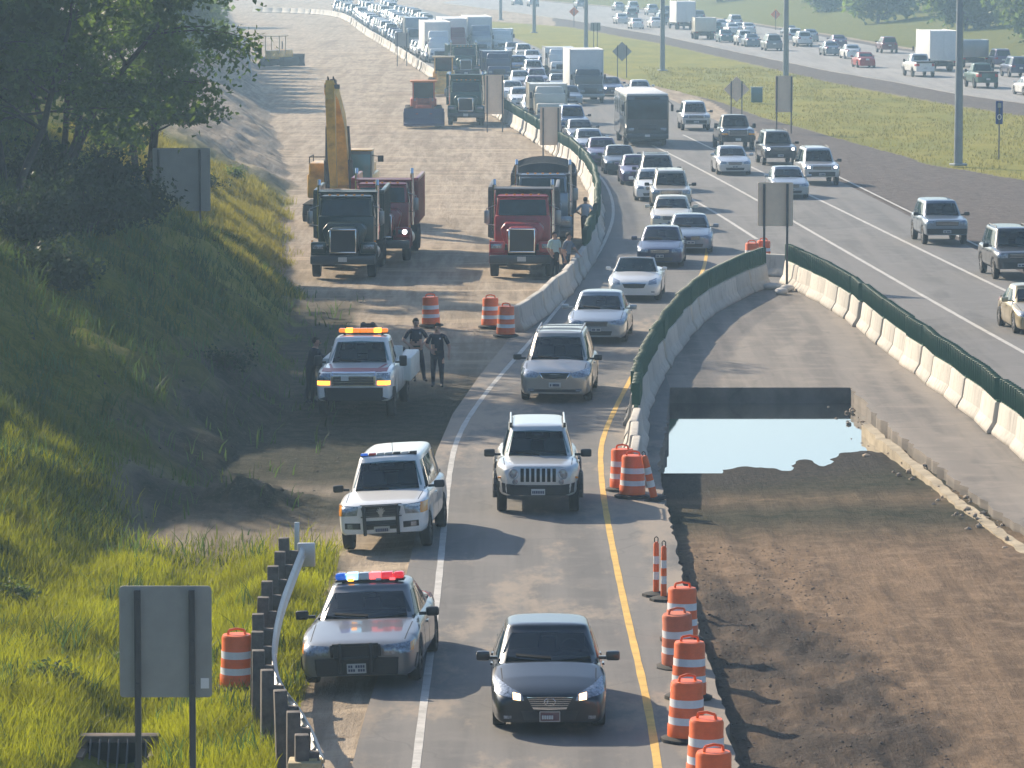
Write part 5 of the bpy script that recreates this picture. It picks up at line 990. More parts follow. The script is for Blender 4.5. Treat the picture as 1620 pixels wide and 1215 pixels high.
# broken stones at the pit walls and in the loosened soil
RK = []; rr = random.Random(5)
def stones(name, n, fpos, smin, smax, mt):
    V, Fc, o = [], [], 0; bm = bmesh.new(); bmesh.ops.create_icosphere(bm, subdivisions=1, radius=1); bv = np.array([v.co for v in bm.verts]); bf = np.array([[v.index for v in f.verts] for f in bm.faces]); bm.free()
    for _ in range(n):
        x, y, z = fpos(); s = rr.uniform(smin, smax) * rr.choice((.6, 1, 1, 1.3)); sc_ = np.array([s * rr.uniform(.7, 1.3), s * rr.uniform(.7, 1.3), s * rr.uniform(.5, .9)]); a = rr.uniform(0, 6.3)
        v = bv * sc_ * (1 + .25 * (RNG.random((len(bv), 1)) - .5)); c, s_ = math.cos(a), math.sin(a); V.append(np.stack([v[:, 0] * c - v[:, 1] * s_ + x, v[:, 0] * s_ + v[:, 1] * c + y, v[:, 2] + z], 1)); Fc.append(bf + o); o += len(bv)
    return tag(link(name, npmesh(name, np.concatenate(V), np.concatenate(Fc), mt)), kind='stuff')
mat('stone_pale', (.34, .27, .20), .9, vary=.4, scale=3)
pr_ = PL(PIT_R); 
def wallfoot():
    i = rr.randrange(len(pr_) - 1); q_ = pr_[i].lerp(pr_[i + 1], rr.random()); x, y = q_.x - abs(rr.gauss(0, .35)) - .05, q_.y; return x, y, min(gz(x, y) + rr.choice((0, 0, .04, .1)), -.06)
stones('rubble', 170, wallfoot, .02, .085, MATS['stone_pale'])
def loose():
    y = rr.uniform(61, 92); x = rr.uniform(2.9, 7.2 - .03 * (y - 61)); return x, y, gz(x, y)
stones('gravel', 2600, loose, .008, .026, MATS['stone'])

mat('clod', (.06, .052, .042), .95, vary=.5, scale=4)
def bankpt():
    while True:
        y = rr.uniform(93, 152); x = rr.uniform(-12, -4.0)
        zz, gg, bb, *_ = land(np.array([x]), np.array([y]))
        if bb[0] > .35 and rr.random() < bb[0]: return x, y, float(zz[0]) - .01
stones('soil_clods', 1100, bankpt, .012, .05, MATS['clod'])
# ------------------------------------------------------------------ people: one skinned body each
mat('skin', (.42, .24, .17), .55); mat('navy_cloth', (.012, .017, .035), .85); mat('dark_cloth', (.02, .022, .03), .85); mat('white_cloth', (.58, .60, .64), .8); mat('mint_cloth', (.42, .55, .52), .8); mat('grey_cloth', (.12, .15, .20), .8); mat('shoe', (.012, .012, .012), .5); mat('hair_dark', (.02, .014, .010), .8); mat('jean', (.03, .045, .08), .85); mat('badge', (.6, .6, .62), .25, metal=.9)
def person(label, loc, rz, shirt, pants, lsh=(0, 0), legs=((.10, .0), (-.10, .0)), armR=None, armL=None, lean=0, short_sleeve=True, shorts=False, height=1.78, hat=None, police=False, headturn=0):
    """legs: forward offsets of each foot; arms: (elbow, hand) in body space, facing -y"""
    k = height / 1.78; bm = bmesh.new(); sk_ = bm.verts.layers.skin.verify(); kind = []
    def V(p, r, t): v = bm.verts.new(Vector(p) * k); v[sk_].radius = ((r, r) if not isinstance(r, tuple) else r); v[sk_].radius = (v[sk_].radius[0] * k, v[sk_].radius[1] * k); kind.append((Vector(p) * k, t)); return v
    E = lambda a, b: bm.edges.new((a, b))
    ly = -lean
    pel = V((0, 0, .96), (.18, .135), 'p'); pel[sk_].use_root = True
    wst = V((0, ly * .2, 1.10), (.175, .135), 's'); che = V((0, ly * .6, 1.32), (.205, .145), 's'); nb = V((0, ly * .85, 1.46), (.15, .09), 's'); nk = V((0, ly * .95 - .01, 1.535), .055, 'k')
    hx = headturn * .03; hd = V((hx, ly - .03, 1.64), (.075, .095), 'k'); tp = V((hx, ly - .015, 1.725), (.07, .085), 'h'); 
    for a, b in ((pel, wst), (wst, che), (che, nb), (nb, nk), (nk, hd), (hd, tp)): E(a, b)
    for s, (fx, fy) in zip((1, -1), legs):
        hp = V((s * .095, .0, .88), (.108, .118), 'p'); kn = V((s * .05 + fx * .55, fy * .5 - .035, .50), .078, 'p'); ca = V((s * .02 + fx * .8, fy * .78, .32), .068, 'l'); an = V((fx, fy + .02, .085), .042, 'l'); to = V((fx * 1.15, fy - .15, .045), (.045, .035), 'f'); he = V((fx, fy + .07, .05), .04, 'f')
        for a, b in ((pel, hp), (hp, kn), (kn, ca), (ca, an), (an, to), (an, he)): E(a, b)
    for s, arm in ((1, armL), (-1, armR)):
        arm = arm or ((.27 * s, ly * .5 + .03, 1.14), (.27 * s, ly * .3 - .09, .90)); el, ha = map(Vector, arm)
        sh = V((s * .20, ly * .8, 1.43), .062, 's'); um = V((Vector((s * .215, ly * .8, 1.40)) * .5 + el * .5), .062, 's'); e_ = V(el, .05, 'a'); wr = V(ha, .029, 'a'); d = (ha - el).normalized(); pm = V(ha + d * .06, (.04, .022), 'a')
        for a, b in ((nb, sh), (sh, um), (um, e_), (e_, wr), (wr, pm)): E(a, b)
        sd = d.cross(Vector((0, 1, 0))).normalized() if abs(d.y) < .9 else Vector((1, 0, 0))
        for f, ln in zip((-1.5, -.5, .5, 1.5), (.060, .075, .072, .055)):
            b0 = ha + d * .085 + sd * f * .018; f1 = V(b0, .0095, 'a'); f2 = V(b0 + d * ln * .6 + Vector((0, -.012, 0)), .0088, 'a'); f3 = V(b0 + d * ln + Vector((0, -.03, 0)), .007, 'a'); E(pm, f1); E(f1, f2); E(f2, f3)
        t1 = V(ha + d * .04 - sd * .04 + Vector((0, -.02, 0)), .011, 'a'); t2 = V(ha + d * .085 - sd * .055 + Vector((0, -.03, 0)), .009, 'a'); E(wr, t1); E(t1, t2)
    me = bpy.data.meshes.new('w'); bm.to_mesh(me); bm.free(); o = bpy.data.objects.new('w', me); COL.objects.link(o); o.modifiers.new('s', 'SKIN'); sb = o.modifiers.new('d', 'SUBSURF'); sb.levels = 2; sb.render_levels = 2
    dg = bpy.context.evaluated_depsgraph_get(); out = bpy.data.meshes.new_from_object(o.evaluated_get(dg), depsgraph=dg); bpy.data.objects.remove(o)
    for m_ in (shirt, pants, 'skin', 'shoe'): out.materials.append(MATS[m_])
    P_ = np.array([q[0] for q in kind]); K_ = [q[1] for q in kind]; mp = dict(s=0, p=1, l=2 if shorts else 1, f=3, k=2, h=2, a=2)
    for f in out.polygons:
        c = np.array(f.center); i = int(np.argmin(((P_ - c) ** 2).sum(1))); t = K_[i]; f.material_index = mp[t] if not (t == 'a' and not short_sleeve and c[2] > .93 * k) else 0
        if t == 's' and c[2] < 1.03 * k: f.material_index = 1
        f.use_smooth = True
    r = thing('person', label, 'person', loc, rz); link('body', out, r); K = k
    hb = MB(); b2 = bmesh.new(); bmesh.ops.create_uvsphere(b2, u_segments=14, v_segments=10, radius=.108)
    for v in b2.verts:
        v.co.x *= .86
        if v.co.y < -.02 and v.co.z < .045: v.co.y *= .35; v.co.z = max(v.co.z, .035)
        if v.co.z < -.06: v.co.z = -.06
        v.co = (v.co + Vector((hx, ly - .0, 1.70))) * k
    hb.add(b2).build('hair', MATS['hair_dark'], r, smooth=180)
    fc = MB()
    for s in (-1, 1): fc.box(Vector((hx + s * .032, ly - .118, 1.665)) * k, (.022, .012, .012), 0); 
    fc.box(Vector((hx, ly - .112, 1.60)) * k, (.05, .012, .01), 0); fc.build('eyes_and_mouth', MATS['hair_dark'], r)
    ns = MB().box(Vector((hx, ly - .13, 1.635)) * k, (.026, .035, .045), 0, bev=.008)
    for s in (-1, 1): ns.box(Vector((hx + s * .083, ly - .02, 1.64)) * k, (.016, .04, .06), 0, bev=.006)
    ns.build('nose_and_ears', MATS['skin'], r)
    if police:
        MB().lathe([(.185, .985), (.19, .99), (.19, 1.03), (.18, 1.035)], 18, cap=False).box((-.17, 0, .95), (.06, .14, .18), bev=.02).box((.165, -.02, .97), (.05, .10, .10), bev=.02).build('duty_belt', MATS['shoe'], r).scale = (k, k * .78, k)
        MB().box((.085 * k, (ly * .7 - .150) * k, 1.37 * k), (.045, .012, .06), bev=.008).build('badge', MATS['badge'], r)
        b3 = MB()
        for s in (-1, 1): b3.box((s * .225 * k, (ly * .8 - .02) * k, 1.40 * k), (.02, .07, .08), bev=.01)
        b3.build('shoulder_patch', MATS['badge'], r)
    return r
p = G(658, 604); person('officer in dark uniform mid-stride with hands at the waist, left of the pair', p, .25, 'navy_cloth', 'navy_cloth', legs=((.22, -.10), (-.06, -.02)), armR=((-.36, .02, 1.18), (-.20, -.12, 1.04)), armL=((.34, .03, 1.2), (.18, -.12, 1.06)), police=True)
p = G(692, 613); person('officer in dark uniform standing square with arms at his sides, right of the pair', p, -.05, 'navy_cloth', 'navy_cloth', legs=((.12, .0), (-.12, .0)), armL=((.33, .03, 1.16), (.33, -.06, .93)), armR=((-.30, -.02, 1.16), (-.16, -.16, 1.06)), police=True)
p = G(491, 636); q = p + Vector((0, 0, gz(p.x, p.y))); person('person in dark navy clothing leaning to the left side of the tow truck', q, 1.35, 'navy_cloth', 'dark_cloth', lean=.16, legs=((.1, -.05), (-.1, .08)), armL=((.24, -.26, 1.26), (.18, -.50, 1.22)), armR=((-.24, -.2, 1.22), (-.1, -.46, 1.2)), short_sleeve=False)
p = G(926, 381); person('person in a pale shirt standing with elbows out between dump truck and barrier', p, 2.9, 'white_cloth', 'jean', armR=((-.40, .02, 1.22), (-.20, -.10, 1.05)), armL=((.40, .02, 1.22), (.20, -.10, 1.05)))
p = G(877, 444); person('person in a mint white shirt and dark trousers in front of the red truck', p, .6, 'mint_cloth', 'dark_cloth', armR=((-.28, .0, 1.14), (-.24, -.14, .96)))
p = G(895, 446); person('person in a grey shirt reaching toward the barrier beside the red truck', p, 1.0, 'grey_cloth', 'jean', lean=.12, shorts=True, armL=((.26, -.22, 1.2), (.22, -.42, 1.02)))
# ------------------------------------------------------------------ trees, shrubs, grass
def on_land(u, v):
    a = G(u, v, 9.0); b = G(u, v, -1.2); n = 240
    for i in range(n + 1):
        q = a.lerp(b, i / n)
        if q.z <= gz(q.x, q.y): return Vector((q.x, q.y, gz(q.x, q.y)))
    return b
mat('bark', (.045, .038, .032), .9, vary=.4, scale=6, bump=.8)
leafmat('leaf_dark', (.036, .066, .022), (.13, .21, .025), .45, .5); leafmat('leaf_mid', (.075, .11, .035), (.17, .25, .05), .4, .15); leafmat('leaf_shrub', (.020, .036, .018), (.035, .06, .012), .5, .5)
leafmat('grass_near', (.13, .15, .008), (.34, .36, .012), .5, .6); leafmat('grass_bank', (.055, .085, .018), (.13, .17, .02), .5, .35); leafmat('grass_yellow', (.19, .18, .03), (.30, .27, .04), .3, .5); leafmat('grass_median', (.19, .18, .045), (.21, .20, .05), .3, .2)
def branches(base, height, stems, seed, spread=.5, depth=3, r0=.11, droop=0.0, first=.25, lf=1.0):
    rg = random.Random(seed); segs, tips = [], []
    def grow_(p, d, L, r, dep):
        n = 6 if dep == 0 else 4; q = p.copy(); dd = d.copy(); path = [(q.copy(), r)]
        for i in range(n):
            dd = (dd + Vector((rg.gauss(0, .13), rg.gauss(0, .13), rg.gauss(0, .06) + (.06 if dep == 0 else -.04 - droop * dep * .5)))).normalized(); q = q + dd * (L / n); rr_ = r * (1 - .72 * (i + 1) / n); path.append((q.copy(), rr_))
            if dep < depth and (i + 1) / n > (first if dep == 0 else .3):
                for _ in range(rg.choice((1, 2, 2)) if dep < 2 else rg.choice((1, 1, 2))):
                    a = rg.uniform(0, 6.28); sd = Vector((math.cos(a), math.sin(a), rg.uniform(-.1, .5) - droop * .4)); nd = (dd * .45 + sd * .8).normalized(); grow_(q, nd, L * rg.uniform(.36, .55) * (1 if dep else lf), max(rr_ * .55, .008), dep + 1)
            if dep >= depth - 1: tips.append((q.copy(), dd.copy()))
        segs.append(path)
    for s in range(stems):
        a = s * 6.28 / stems + rg.uniform(-.5, .5); d = Vector((math.cos(a) * spread, math.sin(a) * spread, 1)).normalized() if stems > 1 else Vector((rg.gauss(0, .05), rg.gauss(0, .05), 1)).normalized()
        grow_(Vector((math.cos(a) * .25, math.sin(a) * .25, -.3)) if stems > 1 else Vector((0, 0, -.3)), d, height * rg.uniform(.8, 1.05), r0 * rg.uniform(.7, 1.1), 0)
    return segs, tips
def leaves(tips, per, size, seed, sig=.35, keep=None, flat=.5):
    g = np.random.default_rng(seed); P = np.array([t[0] for t in tips]); 
    P = np.repeat(P, per, 0) + g.normal(0, sig, (len(P) * per, 3)) * np.array([1, 1, .7])
    if keep is not None: P = P[keep(P)]
    n = len(P); d = g.normal(0, 1, (n, 3)) + np.array([0, 0, -.5]); d /= np.linalg.norm(d, axis=1)[:, None]; up = g.normal(0, flat, (n, 3)) + np.array([0, 0, 1.0]); s = np.cross(d, up); s /= np.linalg.norm(s, axis=1)[:, None] + 1e-9
    L = size * g.uniform(.6, 1.3, (n, 1)); nn = np.cross(d, s) * .12 * L
    V = np.stack([P, P + d * L * .45 + s * L * .34 + nn, P + d * L, P + d * L * .45 - s * L * .34 + nn], 1).reshape(-1, 3)
    return V, np.arange(4 * n).reshape(n, 4)
def tree(name, label, base, height, stems, per, size, seed, leaf='leaf_dark', spread=.5, depth=3, droop=0, sig=.35, r0=.11, first=.25, group=None, rz=0, keep=None, cat='tree', lf=1.0):
    segs, tips = branches(base, height, stems, seed, spread, depth, r0, droop, first, lf)
    mb = MB()
    for path in segs:
        for (a, ra), (b, rb__) in zip(path[:-1], path[1:]):
            if ra > .006: mb.cyl(a, b, ra, rb__, n=6 if ra > .03 else 4, caps=False)
    r = thing(name, label, cat, base, rz, group); mb.build('trunk', MATS['bark'], r, smooth=180)
    V, Fc = leaves(tips, per, size, seed, sig, keep); link('crown', npmesh('crown', V, Fc, MATS[leaf]), r); return r
b0 = on_land(228, 296); tree('broadleaf_tree', 'dark leafy tree with several thin stems and drooping branches on the left hillside', b0, 7.6, 5, 5, .21, 11, spread=.24, lf=.52, droop=.16, sig=.26, keep=lambda P: ~((P[:, 0] > .2) & (P[:, 2] < 2.3)), r0=.12, first=.2)
b1 = on_land(95, 262); tree('broadleaf_tree', 'darker leafy tree left of the several stemmed one, cut by the left edge', b1, 8, 4, 4, .23, 23, lf=.8, spread=.3, droop=.12, sig=.30, r0=.13, first=.2)
b2 = on_land(10, 300); tree('broadleaf_tree', 'leafy tree at the extreme left edge of the picture, on the hillside', b2, 7.5, 3, 4, .24, 29, spread=.4, droop=.1, sig=.35, r0=.13, first=.2)
# trees on the top of the hill just outside the frame: they shade the slope
SH = [(-19.5, 128, 6), (-20, 138, 8), (-20, 148, 8), (-23, 158, 9), (-22, 116, 5), (-17.5, 135, 6)]
for i, (x, y, h) in enumerate(SH): tree('broadleaf_tree', 'tall leafy tree on top of the left hill outside the left edge', Vector((x, y, gz(x, y))), h, 2, 7, .5, 50 + i, spread=.25, sig=.6, r0=.16, group='trees on the hilltop at left')
def shrub(label, base, w_, h, n, seed, size=.16, leaf='leaf_shrub', group=None):
    g = np.random.default_rng(seed); r = thing('shrub', label, 'shrub', base, 0, group); stems = MB(); tips = []; rg = random.Random(seed)
    for k in range(9):
        a = rg.uniform(0, 6.28); rad = rg.uniform(.1, 1) * w_; tp = Vector((math.cos(a) * rad, math.sin(a) * rad * .8, h * rg.uniform(.55, 1.05) * (1.1 - .5 * rad / w_))); stems.cyl((0, 0, -.2), tp * .5 + Vector((0, 0, h * .1)), .025, .018, n=5).cyl(tp * .5 + Vector((0, 0, h * .1)), tp, .018, .006, n=4)
        for j in range(4): tips.append((tp * (.45 + .2 * j), Vector((0, 0, 1))))
    stems.build('stems', MATS['bark'], r); V, Fc = leaves(tips, n // 36, size, seed, w_ * .22); V[:, 2] = np.maximum(V[:, 2], -.1); link('foliage', npmesh('foliage', V, Fc, MATS[leaf]), r); return r
for i, (u, v, w_, h, lab) in enumerate([(40, 395, 1.5, 1.7, 'dark shrub low on the hillside at the left edge'), (130, 372, 1.6, 1.6, 'dark shrub in the shade left of the tree foot'), (215, 355, 1.2, 1.3, 'dark shrub in the shade just below the tree foot'), (75, 330, 1.4, 1.9, 'dark tall shrub between the tree stems and the left edge'), (165, 318, 1.1, 1.6, 'dark shrub growing against the tree stems'),
        (95, 455, 1.2, .9, 'low dark shrub on the shaded slope below the others'), (355, 590, .8, .5, 'low scraggly shrub on bare soil by the shaded bank'), (330, 300, .7, .6, 'small pale green shrub right of the blue-grey sign'), (372, 290, .7, .6, 'small weedy shrub on the bank crest beyond the sign'), (30, 965, .45, .4, 'yellow-green weed clump at the left edge of the meadow'), (75, 1085, .5, .35, 'weed clump in the meadow just above the ditch')]):
    shrub(lab, on_land(u, v), w_, h, 2600 if h > .7 else 700, 70 + i, .17 if h > .7 else .10, 'leaf_shrub' if i < 8 else 'leaf_mid')
# far trees beyond the far carriageway and at the end of the road: three shapes, copied
FT = []
def far_tree(u, v, s, label, k, base=None):
    base = base or on_land(u, v)
    if len(FT) < 4:
        t_ = tree('broadleaf_tree', label, base, 7.0, 1, 16, .75, 90 + len(FT), 'leaf_mid', depth=2, sig=.9, r0=.2, first=.15, group='trees beyond the far carriageway'); FT.append(t_)
    else:
        src = FT[k % 4]; t_ = src.copy(); COL.objects.link(t_); t_['label'] = label; t_.location = base; t_.rotation_euler.z = k * 1.3
        for ch in src.children: c_ = ch.copy(); COL.objects.link(c_); c_.parent = t_
    t_.scale = (s * 1.15, s * 1.15, s); return t_
rx = np.interp
def bank_trees():
    for i, (x, y) in enumerate([(-24, 325), (-25, 334), (-26, 343), (-27, 352), (-27, 361), (-28, 370), (-30, 379), (-30, 388), (-31, 397), (-32, 406), (-33, 415), (-34, 424), (-35, 433), (-37, 442)]): far_tree(0, 0, .62, 'tall hazy tree on top of the dirt bank behind the leafy hillside trees', i, Vector((x, y, gz(x, y))))['group'] = 'trees on the dirt bank top'
def fx(y, d): return float(np.interp(y, FARX[:, 0], FARX[:, 1])) + d
far = [(430, 14), (445, 24), (470, 12), (490, 20), (520, 14), (545, 24), (575, 12), (600, 20), (640, 14), (480, 32), (530, 36), (590, 34), (690, 22), (740, 14), (650, 34), (790, 20), (420, 46)]
for i, (y, d) in enumerate(far):
    x = fx(y, d); far_tree(0, 0, random.uniform(.75, 1.25), 'hazy green tree on the bank beyond the far carriageway at upper right', i, Vector((x, y, gz(x, y))))
for i, (x, y) in enumerate([(-47, 520), (-52, 560), (-44, 470), (-58, 640), (-50, 610), (-66, 700), (-38, 430), (-74, 760)]): far_tree(0, 0, random.uniform(.8, 1.2), 'pale hazy tree on the bank left of the far haul road', i + 1, Vector((x, y, gz(x, y))))['group'] = 'hazy trees at the far left'
bank_trees()
# grass
def grass(name, n, xr, yr, hr, wd, mt, seed, keep, lab=None):
    g = np.random.default_rng(seed); x = g.uniform(*xr, n); y = g.uniform(*yr, n); z, gr_, br, *_ = land(x, y); k = keep(x, y, gr_, br, z); x, y, z = x[k], y[k], z[k]; n = len(x)
    h = g.uniform(*hr, n) * (.55 + .9 * vn(x * .9, y * .6, seed)); a = g.uniform(0, 6.283, n); w_ = wd * g.uniform(.6, 1.3, n); le = g.normal(0, .32, (n, 2)) * h[:, None] + np.array([.08, -.04]) * h[:, None]
    B = np.stack([x, y, z - .02], 1); s = np.stack([np.cos(a) * w_, np.sin(a) * w_, 0 * a], 1); m1 = np.stack([le[:, 0] * .35, le[:, 1] * .35, h * .6], 1); m2 = np.stack([le[:, 0], le[:, 1], h], 1)
    V = np.stack([B - s, B + s, B + m1 + s * .75, B + m1 - s * .75, B + m2 + s * .12, B + m2 - s * .12], 1).reshape(-1, 3); i0 = np.arange(n)[:, None] * 6
    Fc = np.concatenate([i0 + np.array([[0, 1, 2, 3]]), i0 + np.array([[3, 2, 4, 5]])]); return tag(link(name, npmesh(name, V, Fc, MATS[mt], True)), lab, kind='stuff')
rk = np.random.default_rng(3)
grass('grass', 150000, (-11, -3.2), (58, 97), (.10, .38), .009, 'grass_near', 1, lambda x, y, gr_, br, z: (rk.random(len(x)) < gr_ * (1 - .8 * br)) & (vn(x * 1.1, y * .7, 44) > .06) & ~((np.abs(x + 6.35) < .62) & (y < 71.5)))
grass('grass', 130000, (-19, -5), (90, 160), (.12, .40), .014, 'grass_bank', 2, lambda x, y, gr_, br, z: (rk.random(len(x)) < gr_ * (1 - br)) & (vn(x * .9, y * .6, 45) > .05))
grass('grass', 60000, (-17, -7), (150, 208), (.12, .38), .016, 'grass_yellow', 4, lambda x, y, gr_, br, z: (rk.random(len(x)) < gr_) & (vn(x * .9, y * .6, 46) > .2))
grass('grass', 70000, (12, 60), (190, 420), (.08, .2), .03, 'grass_median', 6, lambda x, y, gr_, br, z: inpoly(x, y, medL) & (vn(x * .5, y * .2, 47) > .3))

leafmat('weed', (.045, .08, .03), (.09, .15, .03), .5, .6)
grass('weeds', 34000, (-19, -4.6), (90, 160), (.18, .5), .020, 'weed', 12, lambda x, y, gr_, br, z: (rk.random(len(x)) < np.maximum(gr_, .12 * br)) & (vn(x * 1.3, y * .8, 61) > .55))
grass('weeds', 14000, (-11, -3.6), (60, 95), (.2, .6), .016, 'weed', 13, lambda x, y, gr_, br, z: (rk.random(len(x)) < gr_) & (vn(x * 1.5, y * .9, 62) > .68) & ~((np.abs(x + 6.35) < .62) & (y < 71.5)))
# ------------------------------------------------------------------ construction machines
YL = paint('yellow'); BK = MATS['black_trim']; GLS = MATS['glass_dark']
def wheelm(parent, x, y, r, wd=.4):
    ty, rim = tyre_meshes(r, wd, 'steel_wheel'); w_ = link('wheel', ty, parent, (x, y, r)); link('rim', rim, w_)
p = G(541, 352); ex = thing('excavator', 'yellow excavator with raised arm behind the dump trucks on the haul road', 'excavator', p, -.05); ex.scale = (.96, .96, .93)
for s in (-1, 1):
    tk = MB(); tk.prism([(-1.9, .15), (1.9, .15), (2.2, .5), (1.9, .92), (-1.9, .92), (-2.2, .5)], s * 1.0, s * 1.6, plane='YZ', bev=.05)
    for k in range(16): tk.box((s * 1.3, -1.85 + k * .25, .95), (.6, .12, .05)); 
    tk.build('track', MATS['rubber'], ex)
hs = MB().box((0, 1.0, 1.75), (3.0, 3.6, 1.15), bev=.10).box((-.95, .4, 2.45), (.95, 2.4, .75), bev=.08).box((.3, 2.0, 2.45), (2.1, 1.6, .6), bev=.10).cyl((0, 0, .9), (0, 0, 1.3), .75, n=20); hs.build('house', YL, ex)
MB().tube([(-1.4, -.7, 2.2), (-1.4, -.7, 3.1), (-1.4, 1.2, 3.1), (-1.4, 1.2, 2.8)], .025, 5).tube([(-.6, -.6, 2.8), (-.6, -.6, 3.1), (-1.4, -.7, 3.1)], .025, 5).build('handrail', BK, ex)
cbn = MB().box((.95, -.35, 2.55), (1.05, 1.5, 1.7), bev=.08, top=(.94, .9)).build('cab', MATS['cab_grey'] if 'cab_grey' in MATS else mat('cab_grey', (.09, .10, .09), .4, coat=.4), ex)
MB().box((.95, -1.09, 2.70), (.86, .03, 1.1), bev=.012, rot=(-.04, 0, 0)).build('windshield', mat('glass_teal', (.10, .20, .20), .06, coat=.5), cbn); MB().box((.95, -.35, 3.43), (1.05, 1.4, .06), bev=.02).build('cab_roof', YL, cbn)
MB().tube([(1.45, -.9, 3.2), (1.75, -1.0, 3.15)], .02, 5).box((1.85, -1.02, 3.05), (.26, .08, .30), bev=.03).build('side_mirror', BK, ex)
def beam(parent, name, pts, wx, wz, mt):
    vs, fs = [], []
    for i, (p_, h) in enumerate(zip(pts, wz)):
        p_ = Vector(p_); a = Vector(pts[max(i - 1, 0)]); b = Vector(pts[min(i + 1, len(pts) - 1)]); t_ = (b - a).normalized(); n_ = Vector((0, -t_.z, t_.y)); x = wx[i] / 2
        vs += [p_ + Vector((-x, 0, 0)) - n_ * h / 2, p_ + Vector((x, 0, 0)) - n_ * h / 2, p_ + Vector((x, 0, 0)) + n_ * h / 2, p_ + Vector((-x, 0, 0)) + n_ * h / 2]
        if i:
            o = 4 * (i - 1)
            for k in range(4): fs.append((o + k, o + (k + 1) % 4, o + 4 + (k + 1) % 4, o + 4 + k))
    fs += [(3, 2, 1, 0), tuple(4 * (len(pts) - 1) + k for k in range(4))]
    return MB().raw(vs, fs).build(name, mt, parent, smooth=25)
bo = beam(ex, 'boom', [(.0, -.9, 1.9), (.0, -1.2, 3.4), (-.03, -1.9, 4.9), (-.10, -3.3, 6.1), (-.15, -4.3, 6.45)], [.85, .82, .70, .55, .46], [.7, .95, .85, .6, .45], YL)
beam(bo, 'stick', [(-.15, -4.1, 6.75), (-.1, -4.35, 5.9), (-.05, -4.2, 3.2), (0, -3.9, 1.9)], [.36, .42, .36, .30], [.3, .6, .45, .3], YL)
MB().prism([(-4.4, 1.8), (-3.5, 1.8), (-3.2, 1.1), (-3.4, .4), (-4.2, .3), (-4.6, .9)], -.55, .55, plane='YZ', bev=.04).build('bucket', MATS['steel_wheel'], bo)
for s in (-1, 1): MB().cyl((s * .56, -1.2, 1.6), (s * .54, -1.7, 3.0), .12, n=10).cyl((s * .54, -1.7, 3.0), (s * .48, -2.1, 4.6), .06, n=8).build('boom_cylinder', MATS['steel_wheel'], ex)
MB().cyl((0, -2.2, 5.6), (0, -3.4, 6.75), .09, n=8).cyl((0, -3.4, 6.75), (-.1, -4.1, 6.8), .05, n=8).build('stick_cylinder', MATS['steel_wheel'], bo)

for s in (-.12, .12): MB().tube([(s, -1.2, 3.95), (s, -2.2, 5.35), (s - .06, -3.3, 6.5), (s - .12, -4.1, 6.95), (s - .1, -4.62, 5.8)], .03, 6).build('hydraulic_hose', MATS['rubber'], bo)
MB().cyl((-.42, -1.05, 2.2), (.42, -1.05, 2.2), .12, n=10).cyl((-.36, -4.2, 6.5), (.30, -4.2, 6.5), .11, n=10).build('pivot_pin', MATS['steel_wheel'], bo)
def loader(name, label, p, rz, pm, canopy, bucket, s=1, cat='loader'):
    r = thing(name, label, cat, p, rz); r.scale = (s, s, s)
    MB().box((0, 1.6, 1.35), (1.7, 2.6, .95), bev=.1).box((0, -.7, 1.1), (1.0, 1.4, .7), bev=.06).build('body', pm, r)
    c_ = MB().box((0, .3, 1.6), (1.5, 1.2, .5), bev=.05).box((-.68, -.25, 2.35), (.09, .09, 1.1)).box((.68, -.25, 2.35), (.09, .09, 1.1)).box((-.68, .85, 2.35), (.09, .09, 1.1)).box((.68, .85, 2.35), (.09, .09, 1.1)).build('cab', pm, r)
    MB().box((0, .3, 2.95), (1.75, 1.6, .12), bev=.04).build('cab_roof', canopy, c_); MB().box((0, -.22, 2.35), (1.28, .03, 1.05)).box((0, .83, 2.35), (1.28, .03, 1.05)).build('windshield', GLS, c_)
    bk = MB().prism([(-2.6, .15), (-1.6, .15), (-1.3, .5), (-1.3, 1.1), (-1.5, 1.25), (-1.62, .6), (-2.6, .3)], -1.3, 1.3, plane='YZ', bev=.02)
    for x in (-1.3, 1.3): bk.box((x, -1.75, .6), (.06, .9, .9))
    bk.build('bucket', bucket, r)
    for x in (-.45, .45): beam(r, 'lift_arm', [(x, .2, 1.9), (x, -.8, 1.5), (x, -1.5, .8)], [.16] * 3, [.3, .3, .25], pm)
    for s_ in (-1, 1):
        for y in (-.55, 2.0): wheelm(r, s_ * .95, y, .68, .5)
        MB().lathe([(.09, 0), (.08, -.04), (0, -.05)], 12, c=(s_ * .55, -.3, 1.75), axis='Y', cap=False).build('work_lamp', MATS['lamp_glass'], r)
    return r
loader('wheel_loader', 'red-orange wheel loader with a dark blue bucket beside the green truck on the haul road', G(669, 203) + Vector((0, 2.6, 0)), .03, mat('paint_loader', (.36, .07, .03), .45, vary=.25), mat('roof_orange', (.55, .2, .05), .5), mat('bucket_blue', (.05, .05, .10), .5), 1.0)
loader('wheel_loader', 'yellow machine with a canopy behind the green truck at the barrier', G(701, 152) + Vector((0, 2.6, 0)), 0, YL, mat('roof_tan', (.5, .4, .25), .5), YL, 1.0)
dz = thing('bulldozer', 'hazy bulldozer with a canopy on the far haul road', 'bulldozer', G(444, 106), 2.7)
for s in (-1, 1): MB().prism([(-1.4, .1), (1.6, .1), (1.9, .5), (1.6, .95), (-1.4, .95), (-1.7, .5)], s * .75, s * 1.25, plane='YZ', bev=.05).build('track', MATS['rubber'], dz)
